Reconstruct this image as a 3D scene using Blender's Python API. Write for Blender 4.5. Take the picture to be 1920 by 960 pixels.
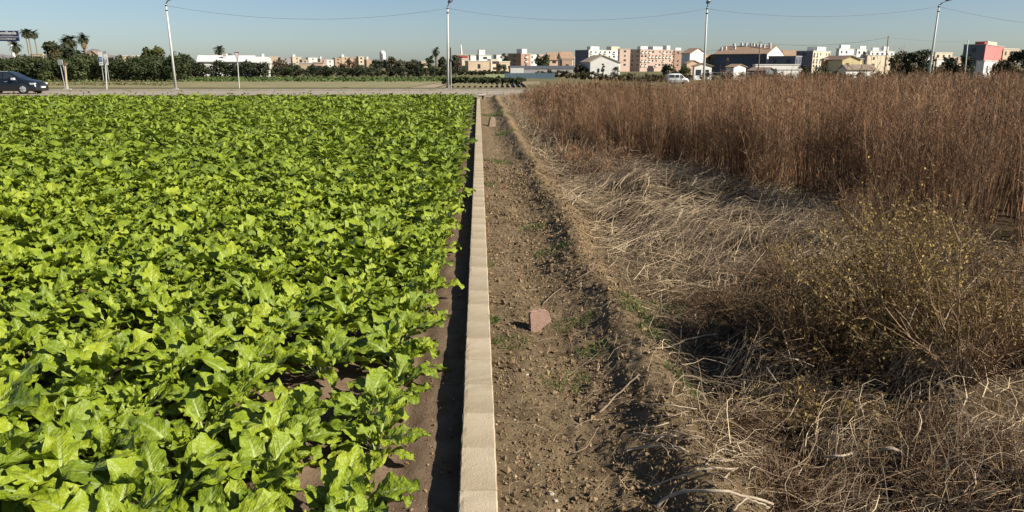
import bpy, math, random
import numpy as np
from mathutils import Vector, Matrix, Euler

for _o in list(bpy.data.objects):
    bpy.data.objects.remove(_o)
S = bpy.context.scene
COL = S.collection
RNG = np.random.default_rng(7)
rnd = random.Random(11)
rad = math.radians

# ------------------------------------------------------------------ camera
F = 1392.0                     # focal length in photo pixels (1920 wide)
HZ = 122.0                     # horizon row in the photo
PITCH = math.atan((480 - HZ) / F)
CAMZ = 2.05
YAW = math.atan(63 / (F / math.cos(PITCH)))     # heading right of the low wall
cam_d = bpy.data.cameras.new('camera')
cam = bpy.data.objects.new('camera', cam_d)
COL.objects.link(cam)
cam.location = (0, 0, CAMZ)
cam.rotation_euler = (math.pi / 2 - PITCH, 0, -YAW)
cam_d.sensor_width = 36
cam_d.lens = 36 * F / 1920
cam_d.clip_start = 0.05
cam_d.clip_end = 20000
S.camera = cam

# ------------------------------------------------------------------ sky, sun, exposure
SUN_EL = rad(34)
SUN_AZ = rad(112)              # clockwise from +Y: to the right, a little behind
world = bpy.data.worlds.new('World')
S.world = world
world.use_nodes = True
wn = world.node_tree
wn.nodes.clear()
sky = wn.nodes.new('ShaderNodeTexSky')
sky.sky_type = 'NISHITA'
sky.sun_disc = False
sky.sun_elevation = SUN_EL
sky.sun_rotation = SUN_AZ
sky.altitude = 0
sky.air_density = 0.8
sky.dust_density = 0.65
sky.ozone_density = 3.0
bg = wn.nodes.new('ShaderNodeBackground')
bg.inputs['Strength'].default_value = 0.06
wo = wn.nodes.new('ShaderNodeOutputWorld')
wn.links.new(sky.outputs[0], bg.inputs[0])
wn.links.new(bg.outputs[0], wo.inputs[0])
sd = bpy.data.lights.new('sun', 'SUN')
sd.energy = 5.0
sd.angle = rad(0.5)
sd.color = (1.0, 0.93, 0.81)
sun = bpy.data.objects.new('sun', sd)
COL.objects.link(sun)
sdir = Vector((math.sin(SUN_AZ) * math.cos(SUN_EL), math.cos(SUN_AZ) * math.cos(SUN_EL), math.sin(SUN_EL)))
sun.rotation_euler = sdir.to_track_quat('Z', 'Y').to_euler()
sun.location = (30, -10, 40)
vs = S.view_settings
vs.view_transform = 'Standard'
vs.look = 'None'
vs.exposure = 0.78
vs.gamma = 1
vs.use_curve_mapping = False

# ------------------------------------------------------------------ pixel -> place
RC = Euler(cam.rotation_euler).to_matrix()


def ray(px, py):
    return RC @ Vector(((px - 960) / F, (480 - py) / F, -1.0))


def gnd(px, py, z=0.0):
    d = ray(px, py)
    t = (z - CAMZ) / d.z
    return Vector((d.x * t, d.y * t, z))


def at(px, py, D):
    d = ray(px, py)
    t = D / d.y
    return Vector((d.x * t, D, CAMZ + d.z * t))


def project(x, y, z):
    v = np.stack([x, y, z - CAMZ], -1) @ np.array(RC)
    w = np.maximum(-v[..., 2], 1e-3)
    return 960 + F * v[..., 0] / w, 480 - F * v[..., 1] / w, -v[..., 2]


# ------------------------------------------------------------------ noise
def _h(ix, iy, s):
    v = np.sin(ix * 127.1 + iy * 311.7 + s * 74.7) * 43758.5453
    return v - np.floor(v)


def vn(x, y, s=0):
    x = np.asarray(x, float)
    y = np.asarray(y, float)
    ix, iy = np.floor(x), np.floor(y)
    fx, fy = x - ix, y - iy
    fx = fx * fx * (3 - 2 * fx)
    fy = fy * fy * (3 - 2 * fy)
    a = _h(ix, iy, s) * (1 - fx) + _h(ix + 1, iy, s) * fx
    b = _h(ix, iy + 1, s) * (1 - fx) + _h(ix + 1, iy + 1, s) * fx
    return (a * (1 - fy) + b * fy) * 2 - 1


def sstep(a, b, x):
    t = np.clip((np.asarray(x, float) - a) / (b - a), 0, 1)
    return t * t * (3 - 2 * t)


# ------------------------------------------------------------------ mesh collecting
class Geo:
    def __init__(self):
        self.v, self.f, self.t, self.m = [], [], [], []
        self.n = 0

    def add(self, verts, faces, tint=0.5, mi=0):
        verts = np.asarray(verts, float).reshape(-1, 3)
        if len(verts) == 0:
            return self
        self.v.append(verts)
        if np.ndim(tint) == 0:
            tint = np.full(len(verts), float(tint))
        self.t.append(np.asarray(tint, float).ravel())
        if isinstance(faces, np.ndarray):
            self.f.append((faces + self.n, mi))
        else:
            by = {}
            for q in faces:
                by.setdefault(len(q), []).append(q)
            for q in by.values():
                self.f.append((np.array(q) + self.n, mi))
        self.n += len(verts)
        return self

    def box(self, a, b, tint=0.5, mi=0, M=None):
        x0, y0, z0 = a
        x1, y1, z1 = b
        v = np.array([(x0, y0, z0), (x1, y0, z0), (x1, y1, z0), (x0, y1, z0), (x0, y0, z1), (x1, y0, z1), (x1, y1, z1), (x0, y1, z1)], float)
        if M is not None:
            v = v @ np.array(M.to_3x3()).T + np.array(M.translation)
        f = np.array([(0, 3, 2, 1), (4, 5, 6, 7), (0, 1, 5, 4), (1, 2, 6, 5), (2, 3, 7, 6), (3, 0, 4, 7)])
        return self.add(v, f, tint, mi)

    def prism(self, poly, axis, lo, hi, tint=0.5, mi=0):
        """extrude a 2-D polygon along an axis"""
        n = len(poly)
        out = []
        for c in (lo, hi):
            for p, q in poly:
                out.append({'x': (c, p, q), 'y': (p, c, q), 'z': (p, q, c)}[axis])
        f = [tuple(range(n)), tuple(range(2 * n - 1, n - 1, -1))]
        f += [(i, (i + 1) % n, n + (i + 1) % n, n + i) for i in range(n)]
        return self.add(out, f, tint, mi)

    def tube(self, P, R, sides=8, tint=0.5, mi=0, cap=True):
        P = np.asarray(P, float)[None]
        R = np.broadcast_to(np.asarray(R, float), (P.shape[1],))[None]
        v, q = tubes(P, R, sides)
        base = self.n
        self.add(v, q, tint, mi)
        if cap:
            k = P.shape[1]
            self.f.append((np.array([list(range(sides))[::-1]]) + base, mi))
            self.f.append((np.array([list(range(sides))]) + base + (k - 1) * sides, mi))
        return self

    def lathe(self, prof, n=16, tint=0.5, mi=0, loc=(0, 0, 0), axis='z'):
        a = np.linspace(0, 2 * math.pi, n, endpoint=False)
        pts = []
        for r, z in prof:
            for t in a:
                p = (r * math.cos(t), r * math.sin(t), z)
                if axis == 'y':
                    p = (p[0], p[2], p[1])
                pts.append((p[0] + loc[0], p[1] + loc[1], p[2] + loc[2]))
        f = []
        for i in range(len(prof) - 1):
            for j in range(n):
                k = (j + 1) % n
                f.append((i * n + j, i * n + k, (i + 1) * n + k, (i + 1) * n + j))
        f.append(tuple(range(n))[::-1])
        f.append(tuple(range((len(prof) - 1) * n, len(prof) * n)))
        return self.add(pts, f, tint, mi)

    def mesh(self, name, smooth=False, uv=None):
        me = bpy.data.meshes.new(name)
        V = np.concatenate(self.v)
        T = np.concatenate(self.t)
        loops = np.concatenate([f.ravel() for f, _ in self.f])
        tot = np.concatenate([np.full(len(f), f.shape[1]) for f, _ in self.f])
        mi = np.concatenate([np.full(len(f), m) for f, m in self.f])
        st = np.concatenate([[0], np.cumsum(tot)[:-1]])
        me.vertices.add(len(V))
        me.vertices.foreach_set('co', V.astype(np.float32).ravel())
        me.loops.add(len(loops))
        me.loops.foreach_set('vertex_index', loops.astype(np.int32))
        me.polygons.add(len(tot))
        me.polygons.foreach_set('loop_start', st.astype(np.int32))
        me.polygons.foreach_set('loop_total', tot.astype(np.int32))
        me.polygons.foreach_set('material_index', mi.astype(np.int32))
        me.polygons.foreach_set('use_smooth', np.full(len(tot), smooth))
        at_ = me.attributes.new('tint', 'FLOAT', 'POINT')
        at_.data.foreach_set('value', T.astype(np.float32))
        if uv is not None:
            ua = me.attributes.new('leafuv', 'FLOAT_VECTOR', 'POINT')
            ua.data.foreach_set('vector', np.asarray(uv, np.float32).ravel())
        me.update()
        me.validate()
        return me


def tubes(P, R, sides):
    """P (n,k,3), R (n,k) -> verts, quads of open tubes"""
    n, k, _ = P.shape
    T = np.gradient(P, axis=1)
    T /= np.maximum(np.linalg.norm(T, axis=2, keepdims=True), 1e-9)
    mean = T.mean(axis=1)
    ref = np.where(np.abs(mean[:, 2:3]) > 0.8, np.array([[1.0, 0, 0]]), np.array([[0, 0, 1.0]]))
    N = np.cross(T, ref[:, None, :])
    N /= np.maximum(np.linalg.norm(N, axis=2, keepdims=True), 1e-9)
    B = np.cross(T, N)
    a = np.arange(sides) * 2 * math.pi / sides
    V = P[:, :, None, :] + R[:, :, None, None] * (np.cos(a)[None, None, :, None] * N[:, :, None, :] + np.sin(a)[None, None, :, None] * B[:, :, None, :])
    idx = np.arange(n * k * sides).reshape(n, k, sides)
    A = idx[:, :-1, :]
    C = idx[:, 1:, :]
    q = np.stack([A, np.roll(A, -1, 2), np.roll(C, -1, 2), C], -1).reshape(-1, 4)
    return V.reshape(-1, 3), q


def quads(C, sx, sy, U=None):
    """n leaf faces, centre C, half sizes, random orientation (or U: preferred normal)"""
    n = len(C)
    nr = RNG.normal(size=(n, 3))
    if U is not None:
        nr = nr * 0.75 + U
    nr /= np.linalg.norm(nr, axis=1, keepdims=True)
    a = np.cross(nr, RNG.normal(size=(n, 3)))
    a /= np.linalg.norm(a, axis=1, keepdims=True)
    b = np.cross(nr, a)
    sx = np.broadcast_to(sx, (n,))[:, None]
    sy = np.broadcast_to(sy, (n,))[:, None]
    V = np.stack([C - a * sx, C - b * sy * 0.8 + a * sx * .1, C + a * sx, C + b * sy * 0.8 - a * sx * .1], 1)
    return V.reshape(-1, 3), np.arange(n * 4).reshape(n, 4)


# ------------------------------------------------------------------ materials
MATS = {}
ALB = 0.8


def mat(name, c1, c2=None, scale=4.0, rough=0.85, bump=0.0, bscale=None, tint=None, rand=0.0, spec=0.3, metal=0.0, detail=6, transl=0.0, c3=None, coord='Object'):
    """procedural surface: c1..c2 mixed by noise, optional per-piece tint ramp [cols]"""
    if name in MATS:
        return MATS[name]
    m = bpy.data.materials.new(name)
    m.use_nodes = True
    nt = m.node_tree
    N, L = nt.nodes, nt.links
    p = N['Principled BSDF']
    p.inputs['Roughness'].default_value = rough
    p.inputs['Specular IOR Level'].default_value = spec
    p.inputs['Metallic'].default_value = metal
    tc = N.new('ShaderNodeTexCoord')
    no = N.new('ShaderNodeTexNoise')
    no.inputs['Scale'].default_value = scale
    no.inputs['Detail'].default_value = detail
    no.inputs['Roughness'].default_value = 0.62
    L.new(tc.outputs[coord], no.inputs['Vector'])
    rp = N.new('ShaderNodeValToRGB')
    c2 = c2 or tuple(x * 0.7 for x in c1)
    c1, c2 = tuple(x * ALB for x in c1), tuple(x * ALB for x in c2)
    c3 = tuple(x * ALB for x in c3) if c3 else None
    rp.color_ramp.elements[0].position = 0.32
    rp.color_ramp.elements[1].position = 0.68
    rp.color_ramp.elements[0].color = (*c2, 1)
    rp.color_ramp.elements[1].color = (*c1, 1)
    if c3:
        e = rp.color_ramp.elements.new(0.78)
        e.color = (*c3, 1)
    L.new(no.outputs['Fac'], rp.inputs['Fac'])
    out = rp.outputs['Color']
    if tint:
        a = N.new('ShaderNodeAttribute')
        a.attribute_name = 'tint'
        tr = N.new('ShaderNodeValToRGB')
        els = tr.color_ramp.elements
        while len(els) < len(tint):
            els.new(0.5)
        for i, c in enumerate(tint):
            els[i].position = i / (len(tint) - 1)
            els[i].color = (*c, 1)
        L.new(a.outputs['Fac'], tr.inputs['Fac'])
        mx = N.new('ShaderNodeMix')
        mx.data_type = 'RGBA'
        mx.blend_type = 'MULTIPLY'
        mx.inputs['Factor'].default_value = 1
        L.new(out, mx.inputs['A'])
        L.new(tr.outputs['Color'], mx.inputs['B'])
        out = mx.outputs['Result']
    if rand:
        oi = N.new('ShaderNodeObjectInfo')
        mr = N.new('ShaderNodeMapRange')
        mr.inputs['To Min'].default_value = 1 - rand
        mr.inputs['To Max'].default_value = 1 + rand
        L.new(oi.outputs['Random'], mr.inputs['Value'])
        hs = N.new('ShaderNodeHueSaturation')
        L.new(out, hs.inputs['Color'])
        L.new(mr.outputs[0], hs.inputs['Value'])
        out = hs.outputs['Color']
    L.new(out, p.inputs['Base Color'])
    if bump:
        nb = N.new('ShaderNodeTexNoise')
        nb.inputs['Scale'].default_value = bscale or scale * 4
        nb.inputs['Detail'].default_value = 8
        nb.inputs['Roughness'].default_value = 0.7
        L.new(tc.outputs[coord], nb.inputs['Vector'])
        bp = N.new('ShaderNodeBump')
        bp.inputs['Strength'].default_value = bump
        bp.inputs['Distance'].default_value = 0.03
        L.new(nb.outputs['Fac'], bp.inputs['Height'])
        L.new(bp.outputs['Normal'], p.inputs['Normal'])
    if transl:
        tl = N.new('ShaderNodeBsdfTranslucent')
        L.new(out, tl.inputs['Color'])
        ms = N.new('ShaderNodeMixShader')
        ms.inputs['Fac'].default_value = transl
        L.new(p.outputs[0], ms.inputs[1])
        L.new(tl.outputs[0], ms.inputs[2])
        L.new(ms.outputs[0], N['Material Output'].inputs['Surface'])
    MATS[name] = m
    return m


def leaf_material():
    m = bpy.data.materials.new('chard_leaf')
    m.use_nodes = True
    nt = m.node_tree
    N, L = nt.nodes, nt.links
    p = N['Principled BSDF']

    def math_(op, a, b=None, c=None):
        q = N.new('ShaderNodeMath')
        q.operation = op
        for i, v in enumerate((a, b, c)):
            if v is None:
                continue
            if isinstance(v, (int, float)):
                q.inputs[i].default_value = v
            else:
                L.new(v, q.inputs[i])
        return q.outputs[0]

    uv = N.new('ShaderNodeAttribute')
    uv.attribute_name = 'leafuv'
    sp = N.new('ShaderNodeSeparateXYZ')
    L.new(uv.outputs['Vector'], sp.inputs[0])
    u = math_('ABSOLUTE', sp.outputs[0])
    v = sp.outputs[1]
    blade = sp.outputs[2]                       # half width in metres at this row
    dist = math_('MULTIPLY', u, blade)          # metres from the midrib
    mid = N.new('ShaderNodeMapRange')
    mid.inputs['From Min'].default_value = 0.003
    mid.inputs['From Max'].default_value = 0.0095
    mid.inputs['To Min'].default_value = 1
    mid.inputs['To Max'].default_value = 0
    L.new(dist, mid.inputs['Value'])
    tipf = N.new('ShaderNodeMapRange')
    tipf.inputs['From Min'].default_value = 0.35
    tipf.inputs['From Max'].default_value = 0.95
    tipf.inputs['To Min'].default_value = 1
    tipf.inputs['To Max'].default_value = 0.1
    L.new(v, tipf.inputs['Value'])
    rib = math_('MULTIPLY', mid.outputs[0], tipf.outputs[0])
    # side veins run obliquely out from the midrib
    vv = math_('SUBTRACT', math_('MULTIPLY', v, 58.0), math_('MULTIPLY', u, 11.0))
    sv = math_('POWER', math_('ABSOLUTE', math_('COSINE', math_('MULTIPLY', vv, 0.62))), 14.0)
    sv = math_('MULTIPLY', sv, math_('SUBTRACT', 1.0, math_('MULTIPLY', u, 0.8)))
    tc = N.new('ShaderNodeTexCoord')
    no = N.new('ShaderNodeTexNoise')
    no.inputs['Scale'].default_value = 14
    no.inputs['Detail'].default_value = 4
    L.new(tc.outputs['Object'], no.inputs['Vector'])
    nb = N.new('ShaderNodeTexNoise')
    nb.inputs['Scale'].default_value = 48
    nb.inputs['Detail'].default_value = 2
    L.new(tc.outputs['Object'], nb.inputs['Vector'])
    oi = N.new('ShaderNodeObjectInfo')
    ti = N.new('ShaderNodeAttribute')
    ti.attribute_name = 'tint'
    k = math_('ADD', math_('MULTIPLY', oi.outputs['Random'], 0.55), math_('ADD', math_('MULTIPLY', ti.outputs['Fac'], 0.6), math_('MULTIPLY', no.outputs['Fac'], 0.35)))
    k = math_('SUBTRACT', k, 0.3)
    rp = N.new('ShaderNodeValToRGB')
    e = rp.color_ramp.elements
    e[0].position = 0.05
    e[0].color = (0.085, 0.135, 0.008, 1)
    e[1].position = 0.95
    e[1].color = (0.36, 0.36, 0.03, 1)
    n1 = e.new(0.45)
    n1.color = (0.19, 0.25, 0.012, 1)
    n2 = e.new(0.72)
    n2.color = (0.265, 0.32, 0.018, 1)
    L.new(k, rp.inputs['Fac'])
    mx = N.new('ShaderNodeMix')
    mx.data_type = 'RGBA'
    L.new(math_('MULTIPLY', sv, 0.22), mx.inputs['Factor'])
    L.new(rp.outputs['Color'], mx.inputs['A'])
    mx.inputs['B'].default_value = (0.26, 0.34, 0.07, 1)
    m2 = N.new('ShaderNodeMix')
    m2.data_type = 'RGBA'
    L.new(math_('MULTIPLY', rib, 0.85), m2.inputs['Factor'])
    L.new(mx.outputs['Result'], m2.inputs['A'])
    m2.inputs['B'].default_value = (0.42, 0.50, 0.19, 1)
    L.new(m2.outputs['Result'], p.inputs['Base Color'])
    p.inputs['Roughness'].default_value = 0.5
    p.inputs['Specular IOR Level'].default_value = 0.4
    hgt = math_('ADD', math_('MULTIPLY', sv, -0.5), math_('ADD', math_('MULTIPLY', rib, 1.0), math_('MULTIPLY', nb.outputs['Fac'], 2.4)))
    bp = N.new('ShaderNodeBump')
    bp.inputs['Strength'].default_value = 0.55
    bp.inputs['Distance'].default_value = 0.01
    L.new(hgt, bp.inputs['Height'])
    L.new(bp.outputs['Normal'], p.inputs['Normal'])
    tl = N.new('ShaderNodeBsdfTranslucent')
    L.new(m2.outputs['Result'], tl.inputs['Color'])
    ms = N.new('ShaderNodeMixShader')
    ms.inputs['Fac'].default_value = 0.16
    L.new(p.outputs[0], ms.inputs[1])
    L.new(tl.outputs[0], ms.inputs[2])
    L.new(ms.outputs[0], N['Material Output'].inputs['Surface'])
    return m


# ------------------------------------------------------------------ object helpers
def link(name, me, m=None, parent=None, loc=None, rot=None, scale=None):
    o = bpy.data.objects.new(name, me)
    COL.objects.link(o)
    if m is not None and me is not None:
        ms = m if isinstance(m, (list, tuple)) else [m]
        if len(me.materials) == 0:
            for q in ms:
                me.materials.append(q)
    if parent is not None:
        o.parent = parent
    if loc is not None:
        o.location = loc
    if rot is not None:
        o.rotation_euler = rot
    if scale is not None:
        o.scale = scale if isinstance(scale, (tuple, list, Vector)) else (scale,) * 3
    return o


def tag(o, label=None, cat=None, group=None, kind=None):
    for k, v in (('label', label), ('category', cat), ('group', group), ('kind', kind)):
        if v:
            o[k] = v
    return o


def thing(name, label, cat, loc=(0, 0, 0), rotz=0.0, group=None, scale=None):
    o = link(name, None, None, None, loc, (0, 0, rotz), scale)
    o.empty_display_size = 0.2
    return tag(o, label, cat, group)


def copy_tree(o, parent=None):
    c = o.copy()
    COL.objects.link(c)
    c.parent = parent
    for ch in list(o.children):
        copy_tree(ch, c)
    return c


_PRIM = {}


def unit_box():
    if 'box' not in _PRIM:
        _PRIM['box'] = Geo().box((-.5, -.5, -.5), (.5, .5, .5)).mesh('unit_box')
    return _PRIM['box']


def boxpart(name, a, b, m, parent):
    """box child between two corners, mesh shared per material"""
    key = ('box', m.name)
    if key not in _PRIM:
        me = unit_box().copy()
        me.materials.append(m)
        _PRIM[key] = me
    c = [(p + q) / 2 for p, q in zip(a, b)]
    s = [abs(q - p) for p, q in zip(a, b)]
    return link(name, _PRIM[key], None, parent, c, None, s)


# ================================================================== THE SETTING
def ground_z(x, y):
    """gentle fall of the land to the right beyond the weeds"""
    return -1.25 * sstep(4, 34, np.asarray(x, float)) * sstep(50, 125, y)


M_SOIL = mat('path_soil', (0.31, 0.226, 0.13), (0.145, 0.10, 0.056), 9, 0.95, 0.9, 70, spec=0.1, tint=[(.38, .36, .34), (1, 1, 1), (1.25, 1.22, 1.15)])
M_FIELD = mat('field_soil', (0.25, 0.175, 0.115), (0.15, 0.1, 0.062), 5, 0.92, 0.6, 60, spec=0.12)
M_FAR = mat('far_ground', (0.22, 0.17, 0.095), (0.12, 0.13, 0.05), 0.03, 0.95, 0.3, 2, spec=0.1)
M_ROAD = mat('road_asphalt', (0.42, 0.36, 0.28), (0.31, 0.265, 0.205), 0.8, 0.9, 0.2, 30, spec=0.2)


def sheet(name, xs, ys, hf, m, smooth=True, tintf=None):
    X, Y = np.meshgrid(xs, ys)
    Z = hf(X, Y)
    V = np.stack([X, Y, Z], -1).reshape(-1, 3)
    nx, ny = len(xs), len(ys)
    i = np.arange(nx * ny).reshape(ny, nx)
    q = np.stack([i[:-1, :-1], i[:-1, 1:], i[1:, 1:], i[1:, :-1]], -1).reshape(-1, 4)
    g = Geo().add(V, q, 0.5 if tintf is None else tintf(X, Y).ravel())
    return link(name, g.mesh(name, smooth), m)


def grow(a, b, s0, g):
    out = [a]
    s = s0
    while out[-1] < b:
        out.append(out[-1] + s)
        s *= g
    out[-1] = b
    return out


# far ground: one sheet to the horizon, sunk under the near sheets
def far_h(X, Y):
    near = sstep(51, 47.5, Y) * sstep(-45, -38, X) * sstep(60, 45, X)
    return ground_z(X, Y) - 0.02 - 0.35 * near


gx = np.array(sorted(set([-9000, -4000, -1800, -900, -500, -300] + list(np.arange(-200, 201, 6.0)) + [300, 500, 900, 1800, 4000, 9000])))
gy = np.array(sorted(set([-300, -60, -10] + list(np.arange(0, 46, 8.0)) + list(np.arange(46, 56, 1.0)) + list(np.arange(56, 220, 6.0)) + [260, 320, 420, 600, 900, 1500, 3000, 6000, 12000])))
tag(sheet('ground', gx, gy, far_h, M_FAR), kind='structure')

# ---- field soil (left of the low wall)
ROWS = [-0.64 - 0.44 * i for i in range(82)]


def soil_h(X, Y):
    n = 0.012 * vn(X * 3, Y * 3, 1) + 0.006 * vn(X * 14, Y * 14, 2) + 0.004 * vn(X * 45, Y * 45, 3)
    fur = 0.03 * np.cos((X + 0.64) * 2 * math.pi / 0.44) * sstep(-0.3, -0.5, X)
    return n + fur - 0.25 * sstep(47.2, 48.2, Y)


xs = sorted(-np.array(grow(0.10, 3.2, 0.02, 1.004) + grow(3.25, 40, 0.06, 1.05)))
ys = np.array(grow(1.6, 49, 0.025, 1.011))
tag(sheet('field_soil', np.array(xs), ys, soil_h, M_FIELD), kind='structure')


# ---- path, earth bank and weed ground (right of the low wall)
HOLLOWS = []
for _px, _py, _r, _d in [(1335, 725, .16, .22), (1480, 885, .16, .22), (1425, 575, .3, .25), (1620, 770, .25, .2), (1860, 620, .3, .2), (1700, 850, .16, .15), (1445, 700, .15, .15)]:
    _c = gnd(_px, _py, 0)
    HOLLOWS.append((_c.x, _c.y, _r, _d))


def pile(X, Y):
    a = sstep(1.5, 2.3, X) * sstep(16.5, 12.0, Y)
    h = a * (0.16 + 0.19 * vn(X * 1.1 + 3, Y * 1.0, 5) + 0.10 * vn(X * 2.7, Y * 2.5, 6))
    for (px_, py_, r_, d_) in HOLLOWS:
        h = h - d_ * np.exp(-((X - px_) ** 2 + (Y - py_) ** 2 * .6) / r_ ** 2) + d_ * .6 * np.exp(-((X - px_ - r_ * 1.3) ** 2 + (Y - py_) ** 2 * .6) / r_ ** 2)  # mound added on the sun side of each hollow to shade it
    return h


def path_h(X, Y):
    wob = 0.09 * vn(Y * 0.55, Y * 0 + 1, 7) + 0.04 * vn(Y * 1.9, Y * 0 + 3, 8)
    h = 0.085 - 0.055 * np.exp(-((X - 0.52 - wob) / 0.24) ** 2)
    h = h + (0.118 + 0.02 * vn(Y * 0.9, Y * 0 + 5, 9)) * np.exp(-((X - 1.05 - wob) / 0.19) ** 2)
    h = h - 0.13 * sstep(1.1, 1.9, X)
    rough = sstep(0.1, 0.3, X)
    h = h + rough * (0.014 * vn(X * 4, Y * 4, 10) + 0.010 * vn(X * 13, Y * 13, 11) + 0.008 * vn(X * 31, Y * 31, 12) + 0.006 * vn(X * 70, Y * 70, 13))
    h = h + pile(X, Y)
    return h - 0.3 * sstep(48.5, 50.5, Y)


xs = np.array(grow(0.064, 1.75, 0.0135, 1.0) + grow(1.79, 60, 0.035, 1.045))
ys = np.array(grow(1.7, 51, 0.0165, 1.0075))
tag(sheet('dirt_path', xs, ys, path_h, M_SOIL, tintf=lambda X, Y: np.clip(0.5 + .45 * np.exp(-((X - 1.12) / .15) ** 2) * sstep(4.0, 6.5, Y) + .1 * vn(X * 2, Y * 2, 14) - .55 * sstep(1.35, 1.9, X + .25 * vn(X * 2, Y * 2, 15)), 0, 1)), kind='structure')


def hz(x, y):
    return float(path_h(np.array(x, float), np.array(y, float)))


# ---- road, verge, fields beyond
def flat(z):
    return lambda X, Y: ground_z(X, Y) + z + 0 * X


bx = np.arange(-120, 121, 4.0)
tag(sheet('verge', bx, np.array([49.5, 51, 53.6]), lambda X, Y: ground_z(X, Y) + 0.012 + 0.02 * vn(X * .7, Y * .7, 4), mat('verge_dirt', (0.36, 0.28, 0.18), (0.23, 0.18, 0.1), 0.9, 0.95, 0.5, 9)), kind='structure')
tag(sheet('road', bx, np.array([53.5, 56, 59, 62.3]), flat(0.03), M_ROAD), kind='structure')
g = Geo()
for y in (53.9, 61.9):
    for i in range(len(bx) - 1):
        x0, x1 = bx[i], bx[i + 1]
        z0, z1 = float(ground_z(x0, y)) + .034, float(ground_z(x1, y)) + .034
        g.add([(x0, y, z0), (x1, y, z1), (x1, y + .14, z1), (x0, y + .14, z0)], np.array([[0, 1, 2, 3]]))
tag(link('road_marking', g.mesh('road_marking'), mat('road_paint', (0.62, 0.6, 0.54), (0.4, 0.38, 0.34), 3, 0.8)), kind='structure')
g = Geo()
for i in range(len(bx) - 1):
    x0, x1 = bx[i], bx[i + 1]
    z = float(ground_z((x0 + x1) / 2, 63))
    g.box((x0 + .02, 62.4, z - .1), (x1 - .02, 62.75, z + .16))
tag(link('kerb', g.mesh('kerb'), mat('kerb_concrete', (0.5, 0.45, 0.36), (0.36, 0.31, 0.24), 2, 0.9)), kind='structure')


def strip(name, pts, z, m):
    g = Geo()
    P = [gnd(*p, 0) for p in pts]
    g.add([(p.x, p.y, float(ground_z(p.x, p.y)) + z) for p in P], [tuple(range(len(P)))])
    return tag(link(name, g.mesh(name), m), kind='structure')


strip('stubble_field', [(-200, 164.2), (760, 164.8), (840, 152.6), (700, 151.4), (300, 150.6), (-200, 150.2)], 0.006, mat('stubble', (0.33, 0.27, 0.14), (0.19, 0.19, 0.08), 0.35, 0.95, 0.6, 5, c3=(0.42, 0.33, 0.2)))
strip('dirt_track', [(765, 164.8), (815, 164.8), (858, 152.6), (828, 150.5), (842, 153)], 0.012, mat('track_dirt', (0.42, 0.32, 0.21), (0.33, 0.25, 0.16), 0.6, 0.95, 0.3, 4))
strip('ploughed_field', [(822, 164.8), (990, 164.8), (985, 157.2), (852, 157.2)], 0.009, mat('plough_soil', (0.4, 0.31, 0.2), (0.3, 0.23, 0.14), 1.0, 0.95, 0.5, 6))
# furrow ridges on the ploughed strip
g = Geo()
for i in range(15):
    a = gnd(838 + i * 10.5, 164.2)
    b = gnd(862 + i * 8.3, 157.8)
    d = (b - a)
    s = Vector((d.y, -d.x, 0)).normalized() * .16
    q = []
    for p in (a, b):
        q += [(p.x - s.x, p.y - s.y, .01), (p.x, p.y, .2), (p.x + s.x, p.y + s.y, .01)]
    g.add(q, np.array([(0, 1, 4, 3), (1, 2, 5, 4)]))
tag(link('plough_ridges', g.mesh('plough_ridges'), mat('ridge_soil', (0.16, 0.13, 0.07), (0.1, 0.1, 0.04), 2, 0.95)), kind='stuff')


# ---- hills and sky-line ridge
def hills():
    g = Geo()
    n = 60
    px = np.linspace(-250, 330, n)
    top = 104 - 14 * np.exp(-((px - 176) / 22) ** 2) - 3 * np.exp(-((px + 60) / 90) ** 2) + 1.2 * vn(px * .07, px * 0, 21) + 0.8 * vn(px * .3, px * 0, 22)
    top = 122 - (122 - top) * sstep(330, 230, px) * sstep(-250, -180, px)
    V = []
    for row, (D, k) in enumerate([(2300, 0.0), (2600, 0.75), (2900, 1.0), (3300, 0.4)]):
        for i in range(n):
            t = at(px[i], 122 - (122 - top[i]) * k, 2900)
            V.append((t.x * D / 2900, D, t.z if k else -2))
    idx = np.arange(4 * n).reshape(4, n)
    q = np.stack([idx[:-1, :-1], idx[:-1, 1:], idx[1:, 1:], idx[1:, :-1]], -1).reshape(-1, 4)
    g.add(V, q)
    return tag(link('hills', g.mesh('hills', True), mat('hazed_hill', (0.27, 0.235, 0.23), (0.21, 0.19, 0.19), 0.02, 1.0)), kind='structure')  # greyish mauve: the haze of distance is put into the hill colour


hills()

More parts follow.
